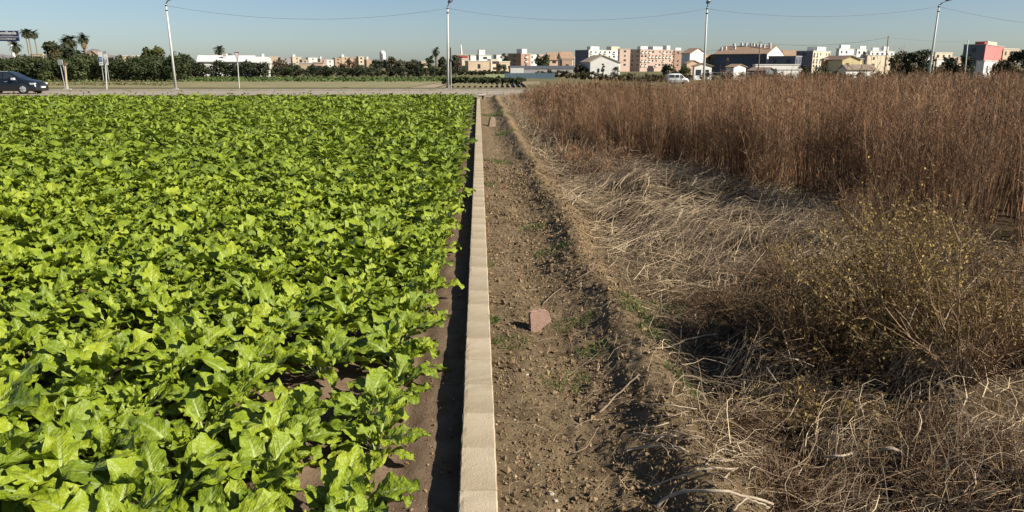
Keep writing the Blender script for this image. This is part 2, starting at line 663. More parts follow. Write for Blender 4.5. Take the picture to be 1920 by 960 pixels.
# ================================================================== LOW CONCRETE WALL
M_CONC = mat('weathered_concrete', (0.56, 0.465, 0.325), (0.385, 0.305, 0.195), 2.6, 0.9, 0.35, 90, rand=0.085, spec=0.2, c3=(0.46, 0.36, 0.235))
WX0, WX1, WTOP, WEND = -0.1125, 0.067, 0.12, 46.8
wall = thing('low_wall', 'long low concrete block wall between the chard rows and the dirt path', 'wall', (0, 0, 0))
rw = random.Random(5)
blocks = []
for k in range(10):
    g = Geo()
    nl, nw = 9, 5
    V = []
    j = lambda s: rw.uniform(-s, s)
    # shallow cambered block, chipped edges
    prof = [(WX0, -0.12), (WX0, WTOP - 0.006), (WX0 + 0.007, WTOP), (WX0 * .3 + WX1 * .7 - .1, WTOP + .001), (WX1 - 0.007, WTOP), (WX1, WTOP - 0.006), (WX1, -0.12)]
    for a in np.linspace(0, 0.398, nl):
        for q, (x, z) in enumerate(prof):
            V.append((x + (j(0.0016) if q in (1, 2, 4, 5) else 0), a, z + (j(0.002) if z > 0 else 0)))
    n = len(prof)
    f = []
    for r in range(nl - 1):
        for q in range(n - 1):
            f.append((r * n + q, (r + 1) * n + q, (r + 1) * n + q + 1, r * n + q + 1))
    f.append(tuple(range(n)))
    f.append(tuple((nl - 1) * n + q for q in range(n))[::-1])
    g.add(V, f)
    me = g.mesh('block', False)
    me.materials.append(M_CONC)
    blocks.append(me)
y = 1.9
while y < WEND:
    o = link('block', rw.choice(blocks), None, wall, (.002 * float(vn(y * .5, 0.5, 91)) + rw.uniform(-.0012, .0012), y, rw.uniform(-.002, .002)))
    y += 0.4
boxpart('joint_mortar', (WX0 + .006, 1.9, -.12), (WX1 - .006, y, WTOP - .003), mat('joint_mortar', (0.42, 0.35, 0.25), (0.32, 0.26, 0.18), 9, 0.95), wall)
# water sluice at the far end
sl = thing('sluice_box', 'small pale concrete sluice box with dark slot at the end of the low wall', 'sluice', (0.0, 0, 0))
p = gnd(903, 187, 0.05)
g = Geo()
g.box((p.x - .17, p.y, -.02), (p.x + .02, p.y + .5, .30)).box((p.x + .12, p.y, -.02), (p.x + .22, p.y + .5, .30)).box((p.x + .0, p.y + .3, -.02), (p.x + .15, p.y + .49, .29))
link('side_walls', g.mesh('side_walls'), M_CONC, sl)
boxpart('cover_slab', (p.x - .2, p.y - .04, .302), (p.x + .26, p.y + .54, .36), mat('pale_slab', (0.75, 0.72, 0.66), (0.62, 0.58, 0.52), 4, 0.8), sl)

# ================================================================== CHARD FIELD
M_LEAF = leaf_material()


def leaf_geo(L, W, pet, e0, bend, ruf, seed, nu, nv, twist=0.0):
    r = np.random.default_rng(seed)
    Lt = L + pet
    ps = pet / Lt
    fine = 80
    s = np.linspace(0, 1, fine)
    ang = e0 - bend * s ** 1.25
    dx = np.cos(ang) * Lt / (fine - 1)
    dz = np.sin(ang) * Lt / (fine - 1)
    X = np.concatenate([[0], np.cumsum(dx)[:-1]])
    Z = np.concatenate([[0], np.cumsum(dz)[:-1]])
    npet = max(2, nv // 4)
    sv = np.concatenate([np.linspace(0, ps, npet, endpoint=False), np.linspace(ps, 1, nv - npet)])
    mx, mz, ma = np.interp(sv, s, X), np.interp(sv, s, Z), np.interp(sv, s, ang)
    t = np.clip((sv - ps) / (1 - ps), 0, 1)
    w = W / 2 * np.sin(math.pi * np.clip(t, 0, 1) ** 0.8) ** 0.55
    lob = 1 + 0.10 * vn(t * 7 + seed, t * 0 + seed, 31)
    w = np.maximum(w * lob, 0.0075 * (1 - 0.6 * sv))
    w[-1] = 0.006
    u = np.linspace(-1, 1, nu)
    U, T = np.meshgrid(u, np.arange(len(sv)))
    wv = w[T]
    tv = t[T]
    ph = r.uniform(0, 6.28, 4)
    kk = r.uniform(9, 15, 2)
    side = np.where(U > 0, 0, 1)
    edge = np.abs(U) ** 2.2 * sstep(0.03, 0.2, tv)
    waves = np.sin(tv * kk[0] + ph[0] + side * ph[1]) + 0.6 * np.sin(tv * kk[1] * 1.9 + ph[2] + side * ph[3])
    cup = r.uniform(-0.25, 0.5)
    nrm = ruf * edge * waves + cup * wv * np.abs(U) ** 1.5 * 0.8
    nrm += 0.013 * sstep(0, .2, tv) * (1 - 0.3 * np.abs(U)) * np.abs(U) ** .4 * (vn(U * 2.6 + seed * 3, tv * 9 + seed, 33) + .5 * vn(U * 5 + seed * 3, tv * 19 + seed, 36))
    lobe_u = 1 + 0.09 * edge * vn(tv * 16 + seed, U * 0 + side * 7.0, 34)
    tw = twist * tv
    lat = U * wv * lobe_u
    ly = lat * np.cos(tw)
    ln = nrm + lat * np.sin(tw)
    am = ma[T]
    V = np.stack([mx[T] - np.sin(am) * ln, ly, mz[T] + np.cos(am) * ln], -1).reshape(-1, 3)
    i = np.arange(len(sv) * nu).reshape(len(sv), nu)
    q = np.stack([i[:-1, :-1], i[:-1, 1:], i[1:, 1:], i[1:, :-1]], -1).reshape(-1, 4)
    uv = np.stack([U, sv[T], wv], -1).reshape(-1, 3)
    return V, q, uv


CLS = [  # length, width, petiole, start angle, bend
    (0.16, 0.095, 0.09, 80, 46), (0.215, 0.14, 0.12, 70, 68), (0.25, 0.165, 0.14, 58, 74), (0.26, 0.17, 0.14, 47, 70), (0.225, 0.15, 0.12, 36, 58)]
LEAFP = []
rl = random.Random(3)
for c, (L, W, pet, e0, be) in enumerate(CLS):
    for v_ in range(6):
        LEAFP.append((c, dict(L=L * rl.uniform(.92, 1.22), W=W * rl.uniform(.72, 1.0), pet=pet * rl.uniform(.8, 1.2), e0=rad(e0 + rl.uniform(-9, 9)), bend=rad(be * rl.uniform(.6, 1.35)), ruf=rl.uniform(.010, .024), seed=c * 10 + v_, twist=rl.uniform(-.7, .7))))
LEAF_ME = []
for c, kw in LEAFP:
    V, q, uv = leaf_geo(nu=11, nv=22, **kw)
    me = Geo().add(V, q, 0.5).mesh('leaf', True, uv)
    me.materials.append(M_LEAF)
    LEAF_ME.append(me)
by_cls = [[i for i, (c, _) in enumerate(LEAFP) if c == k] for k in range(5)]

# plant positions
pts = []
rp_ = random.Random(21)
for ri, x in enumerate(ROWS):
    y = 2.0 + rp_.uniform(0, .3)
    while y < 46.8:
        if -x < 1.6 + y * 0.68:
            miss = 0.0
            if ri == 0 and y < 10:
                miss = 0.06
            if not (rp_.random() < 0.035 + miss):
                pts.append((x + rp_.gauss(0, .05) + (0.02 if ri == 0 else 0), y, rp_.uniform(.82, 1.22), ri))
        y += 0.31 * rp_.uniform(.75, 1.3)
pts = [p for p in pts if not (p[1] < 6.0 and abs(p[0] + 1.06) < .2 and (abs(p[1] - 4.25) < .22 or abs(p[1] - 5.4) < .13))]
PX = np.array([(p[0], p[1]) for p in pts])
sx_, sy_, sd_ = project(PX[:, 0], PX[:, 1], np.full(len(PX), 0.2))
vis = (sx_ > -60) & (sx_ < 1000) & (sy_ < 1040)
order = np.argsort(np.where(vis, sd_, 1e9))
near_ids = set(order[:300].tolist())


def plant_leaves(r, scale):
    n = r.choice((14, 15, 16, 17))
    a = r.uniform(0, 6.28)
    out = []
    for i in range(n):
        c = min(4, int(i / n * 5.0))
        t = r.choice(by_cls[c])
        a += 2.4 + r.uniform(-.35, .35)
        out.append((t, a, r.uniform(.85, 1.15), r.uniform(-.16, .16), r.uniform(-.13, .13)))
    return out


far_inst = []
LABEL_CHARD = 'bright green chard plant with broad crinkled leaves in the field beside the low wall'
for i, (x, y, sc, ri) in enumerate(pts):
    r = random.Random(1000 + i)
    sc *= 1 + .13 * float(vn(x * .7, y * .7, 81))
    z0 = float(soil_h(np.array(x), np.array(y)))
    lv = plant_leaves(r, sc)
    if i in near_ids:
        th = thing('chard_plant', LABEL_CHARD, 'chard plant', (x, y, z0 - .005), 0, 'chard plants in the field', sc)
        for (t, a, ls, tx, ty) in lv:
            link('leaf', LEAF_ME[t], None, th, (math.cos(a) * .012, math.sin(a) * .012, 0), (tx, ty, a), ls)
    else:
        for (t, a, ls, tx, ty) in lv:
            far_inst.append((t, x, y, z0, a, ls * sc, tx, ty, r.random()))
A = np.array(far_inst)
g = Geo()
UV = []
for band, (y0, y1, nu, nv) in enumerate([(0, 17, 4, 8), (17, 28, 4, 6), (28, 99, 3, 5)]):
    for t in range(len(LEAFP)):
        sel = A[(A[:, 0] == t) & (A[:, 2] >= y0) & (A[:, 2] < y1)]
        if band:
            sel = sel[RNG.random(len(sel)) < (1, .62, .5)[band]]
            sel[:, 5] *= (1, 1.06, 1.1)[band]
        if not len(sel):
            continue
        V, q, uv = leaf_geo(nu=nu, nv=nv, **LEAFP[t][1])
        ca, sa = np.cos(sel[:, 4]), np.sin(sel[:, 4])
        zt = V[None, :, 2] + V[None, :, 1] * sel[:, 6:7] - V[None, :, 0] * sel[:, 7:8]
        s = sel[:, 5:6]
        Vx = (V[None, :, 0] * ca[:, None] - V[None, :, 1] * sa[:, None]) * s + sel[:, 1:2]
        Vy = (V[None, :, 0] * sa[:, None] + V[None, :, 1] * ca[:, None]) * s + sel[:, 2:3]
        Vz = zt * s + sel[:, 3:4]
        m_ = len(V)
        Q = (q[None] + (np.arange(len(sel)) * m_)[:, None, None]).reshape(-1, 4)
        g.add(np.stack([Vx, Vy, Vz], -1), Q, np.repeat(sel[:, 8] * .9 + .05, m_))
        UV.append(np.tile(uv, (len(sel), 1)))
o = link('chard_crop', g.mesh('chard_crop', True, np.concatenate(UV)), M_LEAF)
tag(o, 'dense bright green chard crop filling the field towards the road', 'crop', kind='stuff')
print('chard plants', len(pts), 'far leaves', len(A))

# ================================================================== DRY WEEDS (right)
WP = [gnd(*p) for p in [(985, 190), (1005, 222), (1035, 258), (1105, 296), (1200, 306), (1290, 326), (1400, 370), (1500, 405), (1640, 440), (1780, 490), (1930, 545), (2150, 620)]]
WPOLY = [(p.x, p.y) for p in WP] + [(16, 5), (60, 30), (60, 49), (2.9, 49)]


def inpoly(x, y, poly):
    inside = np.zeros(len(x), bool)
    n = len(poly)
    for i in range(n):
        x0, y0 = poly[i]
        x1, y1 = poly[(i + 1) % n]
        c = ((y0 > y) != (y1 > y)) & (x < (x1 - x0) * (y - y0) / ((y1 - y0) if y1 != y0 else 1e-9) + x0)
        inside ^= c
    return inside


TAN = [(0.28, 0.26, 0.25), (0.85, 0.78, 0.72), (1.25, 0.97, 0.8), (1.75, 1.64, 1.46)]
M_WEED = mat('dry_weed', (0.335, 0.23, 0.148), (0.21, 0.143, 0.093), 3, 0.9, 0, tint=TAN, spec=0.1)
M_FLUFF = mat('dry_seedhead', (0.46, 0.355, 0.25), (0.29, 0.218, 0.15), 6, 0.95, 0, tint=TAN, spec=0.05, transl=0.15)


def weed_geo(cx, cy, hgt, nst, lod, spread=.07):
    """clumps at (cx,cy): nst stalks each; returns Geo with stalks (0) and seed heads (1)"""
    g = Geo()
    n = len(cx) * nst
    bx_ = np.repeat(cx, nst)
    by_ = np.repeat(cy, nst)
    ang = RNG.uniform(0, 6.28, n)
    rr = spread * np.sqrt(RNG.random(n))
    x0 = bx_ + rr * np.cos(ang)
    y0 = by_ + rr * np.sin(ang)
    z0 = path_h(x0, y0) - 0.02
    H = np.repeat(hgt, nst) * RNG.uniform(.6, 1.16, n)
    lean = RNG.uniform(.02, .28 if lod == 0 else .15, n) + (RNG.random(n) < .06) * RNG.uniform(.1, .45, n)
    la = ang + RNG.normal(0, .5, n)
    k = 5 if lod == 0 else (3 if lod == 1 else 2)
    s = np.linspace(0, 1, k)[None, :]
    bendp = lean[:, None] * H[:, None] * (s ** 0.75)
    wob = RNG.normal(0, .012, (n, k)) * (s > 0) * (k > 2)
    P = np.stack([x0[:, None] + np.cos(la)[:, None] * bendp + wob, y0[:, None] + np.sin(la)[:, None] * bendp + np.roll(wob, 1, 0), z0[:, None] + H[:, None] * s * np.sqrt(np.maximum(.1, 1 - lean[:, None] ** 2))], -1)
    R0 = {0: .0046, 1: .0062, 2: .011}[lod]
    R = R0 * RNG.uniform(.7, 1.25, n)[:, None] * (1 - .72 * s)
    v, q = tubes(P, R, 3)
    tint = np.clip(RNG.beta(1.6, 1.9, n) + 0.22 * vn(x0 * .8, y0 * .8, 41) + np.repeat(RNG.normal(0, .24, len(cx)), nst), 0, 1)
    g.add(v, q, np.repeat(tint, k * 3))
    # branchlets on the upper part
    nb = {0: 13, 1: 8, 2: 5}[lod]
    i = np.repeat(np.arange(n), nb)
    f = RNG.uniform(.42, 1.0, len(i)) ** .9
    seg = np.minimum((f * (k - 1)).astype(int), k - 2)
    fr = f * (k - 1) - seg
    A_ = P[i, seg] * (1 - fr)[:, None] + P[i, seg + 1] * fr[:, None]
    ba = RNG.uniform(0, 6.28, len(i))
    ln = RNG.uniform(.06, .2, len(i)) * (1.25 - .6 * f) * (1.0 if lod < 2 else 1.2)
    el = RNG.uniform(.55, 1.25, len(i))
    d = np.stack([np.cos(ba) * np.cos(el), np.sin(ba) * np.cos(el), np.sin(el)], -1)
    B_ = A_ + d * ln[:, None]
    wv = np.cross(d, RNG.normal(size=d.shape))
    wv /= np.linalg.norm(wv, axis=1, keepdims=True)
    wd = {0: .0022, 1: .0034, 2: .0075}[lod]
    V = np.stack([A_ - wv * wd, A_ + wv * wd, B_ + wv * wd * .6, B_ - wv * wd * .6], 1).reshape(-1, 3)
    g.add(V, np.arange(len(i) * 4).reshape(-1, 4), np.repeat(tint[i], 4), 0)
    # seed tufts
    m = {0: 2, 1: 1, 2: 1}[lod]
    j = np.repeat(np.arange(len(i)), m)
    C = A_[j] + (B_ - A_)[j] * RNG.uniform(.45, 1.05, len(j))[:, None] + RNG.normal(0, .006, (len(j), 3))
    sz = {0: .0095, 1: .013, 2: .022}[lod] * RNG.uniform(.5, 1.3, len(j))
    V, Q = quads(C, sz, sz * .5)
    g.add(V, Q, np.repeat(np.clip(tint[i][j] * .6 + .1 + .3 * RNG.random(len(j)), 0, 1), 4), 1)
    return g


def scatter(n, x0, x1, y0, y1, poly, dens=None):
    x = RNG.uniform(x0, x1, n)
    y = RNG.uniform(y0, y1, n)
    k = inpoly(x + .35 * vn(x * 1.3, y * 1.3, 71), y + 1.0 * vn(x * .8, y * .8, 72) + .5 * vn(x * 2.3, y * 2.3, 73), poly)
    if dens is not None:
        k &= RNG.random(n) < dens(x, y)
    return x[k], y[k]


def in_view(x, y, m=90):
    a, b, c = project(x, y, np.full(len(x), 0.8))
    return (a > -m) & (a < 1920 + m * 3)


G = []


def weed_height(x, y):
    h = 1.5 + .16 * vn(x * .5, y * .5, 43) + .12 * vn(x * 1.7, y * 1.7, 44) + .12 * sstep(8, 25, x)
    h = h * RNG.normal(1, .07, len(x)) + (RNG.random(len(x)) < .03) * RNG.uniform(.08, .15, len(x))
    h = np.where(y > 30, h * (1 - .14 * sstep(30, 46, y)), h)
    h = h * (1 - .38 * sstep(3.6, 2.4, x))
    return h * (1 - .26 * sstep(18, 44, y) * sstep(.40, .26, x / y)) * (1 - .30 * np.exp(-((x / y - .258) / .022) ** 2) * sstep(18, 34, y))


def front_band(x, y, d):
    return ~inpoly(x - d * .25, y - d, WPOLY)


for lod, (ya, yb, n, nst) in enumerate([(4, 24, 6500, 20), (4, 24, 3500, 9), (24, 48.5, 5600, 5)]):
    x, y = scatter(n, 2.0, 40 if yb > 30 else 24, ya, yb, WPOLY)
    k = in_view(x, y, 60)
    fb = front_band(x, y, 2.2)
    if lod == 0:
        k &= fb & (RNG.random(len(x)) < .2 + .8 * sstep(-.4, .05, vn(x * 1.3, y * 1.2, 76)))
    elif lod == 1:
        k &= ~fb
    x, y = x[k], y[k]
    G.append(weed_geo(x, y, weed_height(x, y), nst, lod))
    print('weeds', lod, len(x) * nst)
# shorter, thinner growth in front of the stand
n = 1500
x = RNG.uniform(1.7, 8.5, n)
y = RNG.uniform(5.5, 40, n)
k = inpoly(x, y + 1.7, WPOLY) & ~inpoly(x, y, WPOLY) & (x > 1.75 + .0 * y) & (RNG.random(n) < sstep(-.5, .4, vn(x * 1.2, y * .9, 75)))
k |= inpoly(x - .9, y, WPOLY) & ~inpoly(x, y, WPOLY) & (y > 14) & (x > 1.75)
x, y = x[k], y[k]
k = in_view(x, y)
x, y = x[k], y[k]
G.append(weed_geo(x, y, RNG.uniform(.35, 1.0, len(x)), 7, 0, spread=.08))
n = 450
y = RNG.uniform(13, 46, n)
x = RNG.uniform(1.7, 3.0, n)
G.append(weed_geo(x, y, RNG.uniform(.2, .6, n), 6, 1, spread=.12))
big = Geo()
for g_ in G:
    for (fa, mi) in g_.f:
        big.f.append((fa + big.n, mi))
    big.v += g_.v
    big.t += g_.t
    big.n += g_.n
o = link('dry_weeds', big.mesh('dry_weeds'), [M_WEED, M_FLUFF])
tag(o, 'tall reddish brown dead weeds standing thickly over the fallow plot', 'weeds', kind='stuff')

# ================================================================== FLATTENED DEAD GRASS AND LITTER
PALE = [(0.36, 0.32, 0.28), (0.75, 0.68, 0.6), (1.2, 1.1, 0.97), (1.9, 1.8, 1.62)]
M_THATCH = mat('dead_stalk', (0.48, 0.395, 0.285), (0.30, 0.242, 0.17), 9, 0.85, 0, tint=PALE, spec=0.2)


def strands(x, y, L, R, lift, flat_dir, dirspread, k, seed, up=0.05, sides=3, curl=.6):
    n = len(x)
    r = np.random.default_rng(seed)
    a = flat_dir + r.normal(0, dirspread, n)
    el = np.abs(r.normal(0, up, n))
    s = np.linspace(-.5, .5, k)[None, :]
    cu = r.normal(0, curl, n)[:, None]
    aa = a[:, None] + cu * s * 2 + np.cumsum(r.normal(0, .26, (n, k)), 1)
    st = L[:, None] / (k - 1)
    dx = np.cos(aa) * np.cos(el)[:, None] * st
    dy = np.sin(aa) * np.cos(el)[:, None] * st
    X = x[:, None] + np.cumsum(dx, 1) - dx.sum(1, keepdims=True) / 2
    Y = y[:, None] + np.cumsum(dy, 1) - dy.sum(1, keepdims=True) / 2
    arch = r.uniform(0, 1, n)[:, None] * L[:, None] * .16 * (1 - (2 * s) ** 2)
    Z = path_h(X, Y) + lift[:, None] + (s + .5) * np.sin(el)[:, None] * L[:, None] + arch
    P = np.stack([X, Y, Z], -1)
    Rr = R[:, None] * (1 - .6 * (s + .5))
    return tubes(P, Rr, sides)


def below_weeds(x, y):
    return ~inpoly(x, y, [(a + .15, b + .5) for a, b in WPOLY[:12]] + WPOLY[12:])


def thatch():
    g = Geo()
    # matted pale grass in the middle distance
    n = 15000
    y = 6.2 * (17.0 / 6.2) ** RNG.random(n)
    x = RNG.uniform(1.25, 6.4, n)
    k = below_weeds(x, y) & in_view(x, y) & (RNG.random(n) < sstep(1.1, 1.9, x + .3 * vn(x * 2, y * 2, 51))) & (RNG.random(n) < (.3 + .7 * sstep(-.5, .2, vn(x * 1.4, y * 1.2, 56))))
    x, y = x[k], y[k]
    n = len(x)
    L = RNG.uniform(.25, .85, n)
    lift = np.abs(RNG.normal(0, .055, n)) + .005
    R = RNG.uniform(.0014, .0034, n) * (0.75 + y / 22)
    base = np.where(vn(x * .6, y * .6, 52) > 0, 0.25, 2.6)
    v, q = strands(x, y, L, R, lift, base, 1.0, 4, 1, up=.2, curl=.4)
    t = np.clip(.5 + .35 * RNG.normal(size=n) + .2 * vn(x * 1.3, y * 1.3, 53), 0, 1)
    g.add(v, q, np.repeat(t, 12))
    # coarse tangled stems near the camera
    n = 15000
    y = 2.6 * (8.2 / 2.6) ** RNG.random(n)
    x = RNG.uniform(1.15, 5.6, n)
    dens = sstep(1.0, 1.75, x + .25 * vn(x * 2.2, y * 2.2, 54)) * (.35 + .65 * sstep(-.35, .35, vn(x * 1.6, y * 1.6, 55)))
    k = in_view(x, y) & (RNG.random(n) < dens)
    x, y = x[k], y[k]
    n = len(x)
    L = RNG.uniform(.12, .48, n)
    lift = np.abs(RNG.normal(0, .07, n)) + .004
    R = RNG.uniform(.0008, .0021, n) + (RNG.random(n) < .12) * RNG.uniform(.0006, .0024, n)
    v, q = strands(x, y, L, R, lift, .2, 1.1, 5, 2, up=.35, curl=.8)
    t = np.clip(.36 + .3 * RNG.normal(size=n) + (R > .0024) * .3, 0, 1)
    g.add(v, q, np.repeat(t, 15))
    # scattered straws on the path and bank
    n = 1500
    y = 2.6 * (20 / 2.6) ** RNG.random(n)
    x = .12 + 1.4 * RNG.random(n) ** .6
    L = RNG.uniform(.04, .22, n)
    v, q = strands(x, y, L, RNG.uniform(.0008, .0018, n) * (.8 + y / 14), RNG.uniform(.003, .012, n), .5, 1.4, 4, 3, up=.05)
    g.add(v, q, np.repeat(np.clip(.45 + .3 * RNG.normal(size=n), 0, 1), 12))
    # broken litter along the weed edge further away
    n = 3500
    y = RNG.uniform(15, 46, n)
    x = 1.35 + 1.6 * RNG.random(n)
    L = RNG.uniform(.25, .7, n)
    v, q = strands(x, y, L, RNG.uniform(.003, .007, n), np.abs(RNG.normal(0, .12, n)), 1.2, 1.0, 4, 4, up=.6)
    g.add(v, q, np.repeat(np.clip(.4 + .3 * RNG.normal(size=n), 0, 1), 12))
    o = link('dead_grass', g.mesh('dead_grass'), M_THATCH)
    tag(o, 'flattened tangle of pale dead grass and stems beside the dirt bank', 'dead grass', kind='stuff')


thatch()


# crumbs of earth on the path and bank
def clods():
    g = Geo()
    n = 26000
    y = 2.4 * (15 / 2.4) ** RNG.random(n)
    x = .08 + 1.75 * RNG.random(n)
    keep = RNG.random(n) < (.35 + .65 * sstep(-.3, .4, vn(x * 3, y * 2, 61)))
    x, y = x[keep], y[keep]
    n = len(x)
    s = RNG.gamma(1.8, .0023, n) + .0028
    s = s * (1 + (RNG.random(n) < .02) * RNG.uniform(.8, 2.5, n))
    s = np.minimum(s, .022) * (.7 + y / 12)
    C = np.stack([x, y, path_h(x, y) + s * .35], -1)
    base = np.array([(1, 0, 0), (-1, 0, 0), (0, 1, 0), (0, -1, 0), (0, 0, .8), (0, 0, -.8)], float)
    V = C[:, None, :] + s[:, None, None] * (base[None] * RNG.uniform(.6, 1.3, (n, 6, 1)) + RNG.normal(0, .25, (n, 6, 3)))
    tri = np.array([(0, 2, 4), (2, 1, 4), (1, 3, 4), (3, 0, 4), (2, 0, 5), (1, 2, 5), (3, 1, 5), (0, 3, 5)])
    Q = (tri[None] + (np.arange(n) * 6)[:, None, None]).reshape(-1, 3)
    t = np.clip(.35 + .22 * RNG.normal(size=n) + .6 * (RNG.random(n) < .008), 0, 1)
    g.add(V, Q, np.repeat(t, 6))
    # dry leaf flecks
    n = 7000
    y = 2.4 * (16 / 2.4) ** RNG.random(n)
    x = .08 + 1.8 * RNG.random(n)
    sz = RNG.uniform(.004, .013, n) * (.7 + y / 12)
    C = np.stack([x, y, path_h(x, y) + .004 + sz * .3], -1)
    V, Q = quads(C, sz, sz * .6, np.array([0, 0, .8]))
    g.add(V, Q, np.repeat(np.clip(.5 + .25 * RNG.normal(size=n), 0, 1), 4))
    m = mat('soil_crumb', (0.32, 0.23, 0.135), (0.19, 0.132, 0.076), 20, 0.95, 0, tint=[(.5, .48, .45), (.85, .85, .85), (1.15, 1.12, 1.05), (1.9, 1.9, 1.8)], spec=.1)
    o = link('soil_crumbs', g.mesh('soil_crumbs'), m)
    tag(o, 'loose crumbs of brown earth and dry leaf bits covering the path', 'soil', kind='stuff')
    # field side: crumbs on the bare strip by the wall
    g = Geo()
    n = 3500
    y = 2.4 * (20 / 2.4) ** RNG.random(n)
    x = -.13 - 1.4 * RNG.random(n) ** 1.5
    s = RNG.gamma(2.0, .0018, n) + .002
    C = np.stack([x, y, soil_h(x, y) + s * .3], -1)
    V = C[:, None, :] + s[:, None, None] * (base[None] * RNG.uniform(.6, 1.3, (n, 6, 1)) + RNG.normal(0, .25, (n, 6, 3)))
    Q = (tri[None] + (np.arange(n) * 6)[:, None, None]).reshape(-1, 3)
    g.add(V, Q, np.repeat(np.clip(.45 + .25 * RNG.normal(size=n), 0, 1), 6))
    o = link('field_crumbs', g.mesh('field_crumbs'), m)
    tag(o, 'small crumbs of earth on the bare soil strip beside the wall', 'soil', kind='stuff')


clods()


# green grass tufts
def tufts():
    g = Geo()
    spots = [(1205, 600, .16, 260), (1235, 640, .14, 200), (1190, 575, .12, 130), (1285, 700, .12, 150), (1300, 715, .08, 80), (918, 598, .07, 120), (922, 640, .05, 60), (912, 495, .07, 60), (912, 345, .12, 90), (935, 300, .2, 120), (1000, 420, .15, 70), (1040, 470, .18, 90), (960, 640, .12, 60), (1085, 600, .15, 90), (1060, 700, .15, 80), (950, 250, .25, 120), (930, 215, .3, 160), (1110, 650, .1, 60), (1250, 560, .15, 100), (1310, 745, .1, 60)]
    for (px, py, r_, n) in spots:
        c = gnd(px, py, .1)
        a = RNG.uniform(0, 6.28, n)
        rr = r_ * np.sqrt(RNG.random(n)) * (1 + c.y / 30)
        x, y = c.x + np.cos(a) * rr, c.y + np.sin(a) * rr
        k = x > .09
        x, y = x[k], y[k]
        n2 = len(x)
        L = RNG.uniform(.02, .06, n2) * (1 + c.y / 25)
        el = RNG.uniform(.5, 1.4, n2)
        d = RNG.uniform(0, 6.28, n2)
        s = np.linspace(0, 1, 3)[None]
        P = np.stack([x[:, None] + np.cos(d)[:, None] * np.cos(el)[:, None] * L[:, None] * s, y[:, None] + np.sin(d)[:, None] * np.cos(el)[:, None] * L[:, None] * s, path_h(x, y)[:, None] + L[:, None] * np.sin(el)[:, None] * s * (1.2 - .4 * s)], -1)
        v, q = tubes(P, np.tile(np.array([[.0022, .0018, .0005]]), (n2, 1)) * (1 + c.y / 12), 3)
        g.add(v, q, np.repeat(RNG.random(n2), 9))
    m = mat('green_grass', (0.10, 0.15, 0.03), (0.055, 0.09, 0.02), 10, .8, 0, tint=[(.7, .8, .7), (1.1, 1.1, 1), (1.6, 1.4, 1.0)])
    o = link('grass', g.mesh('grass'), m)
    tag(o, 'sparse green grass sprouting on the dirt path and bank', 'grass', kind='stuff')


tufts()

# ================================================================== SHRUBS AND DEAD STEMS
M_TWIG = mat('shrub_twig', (0.29, 0.21, 0.14), (0.17, 0.115, 0.072), 12, 0.85, 0, tint=PALE, spec=.15)
M_OLIVE = mat('shrub_leaf_olive', (0.42, 0.315, 0.12), (0.22, 0.155, 0.055), 9, .8, 0, tint=[(.5, .55, .5), (1, 1, 1), (1.7, 1.5, 1.1)], transl=.2)
M_RUST = mat('shrub_leaf_rust', (0.24, 0.145, 0.055), (0.13, 0.08, 0.032), 9, .85, 0, tint=[(.5, .5, .5), (1, 1, 1), (1.7, 1.5, 1.2)], transl=.15)


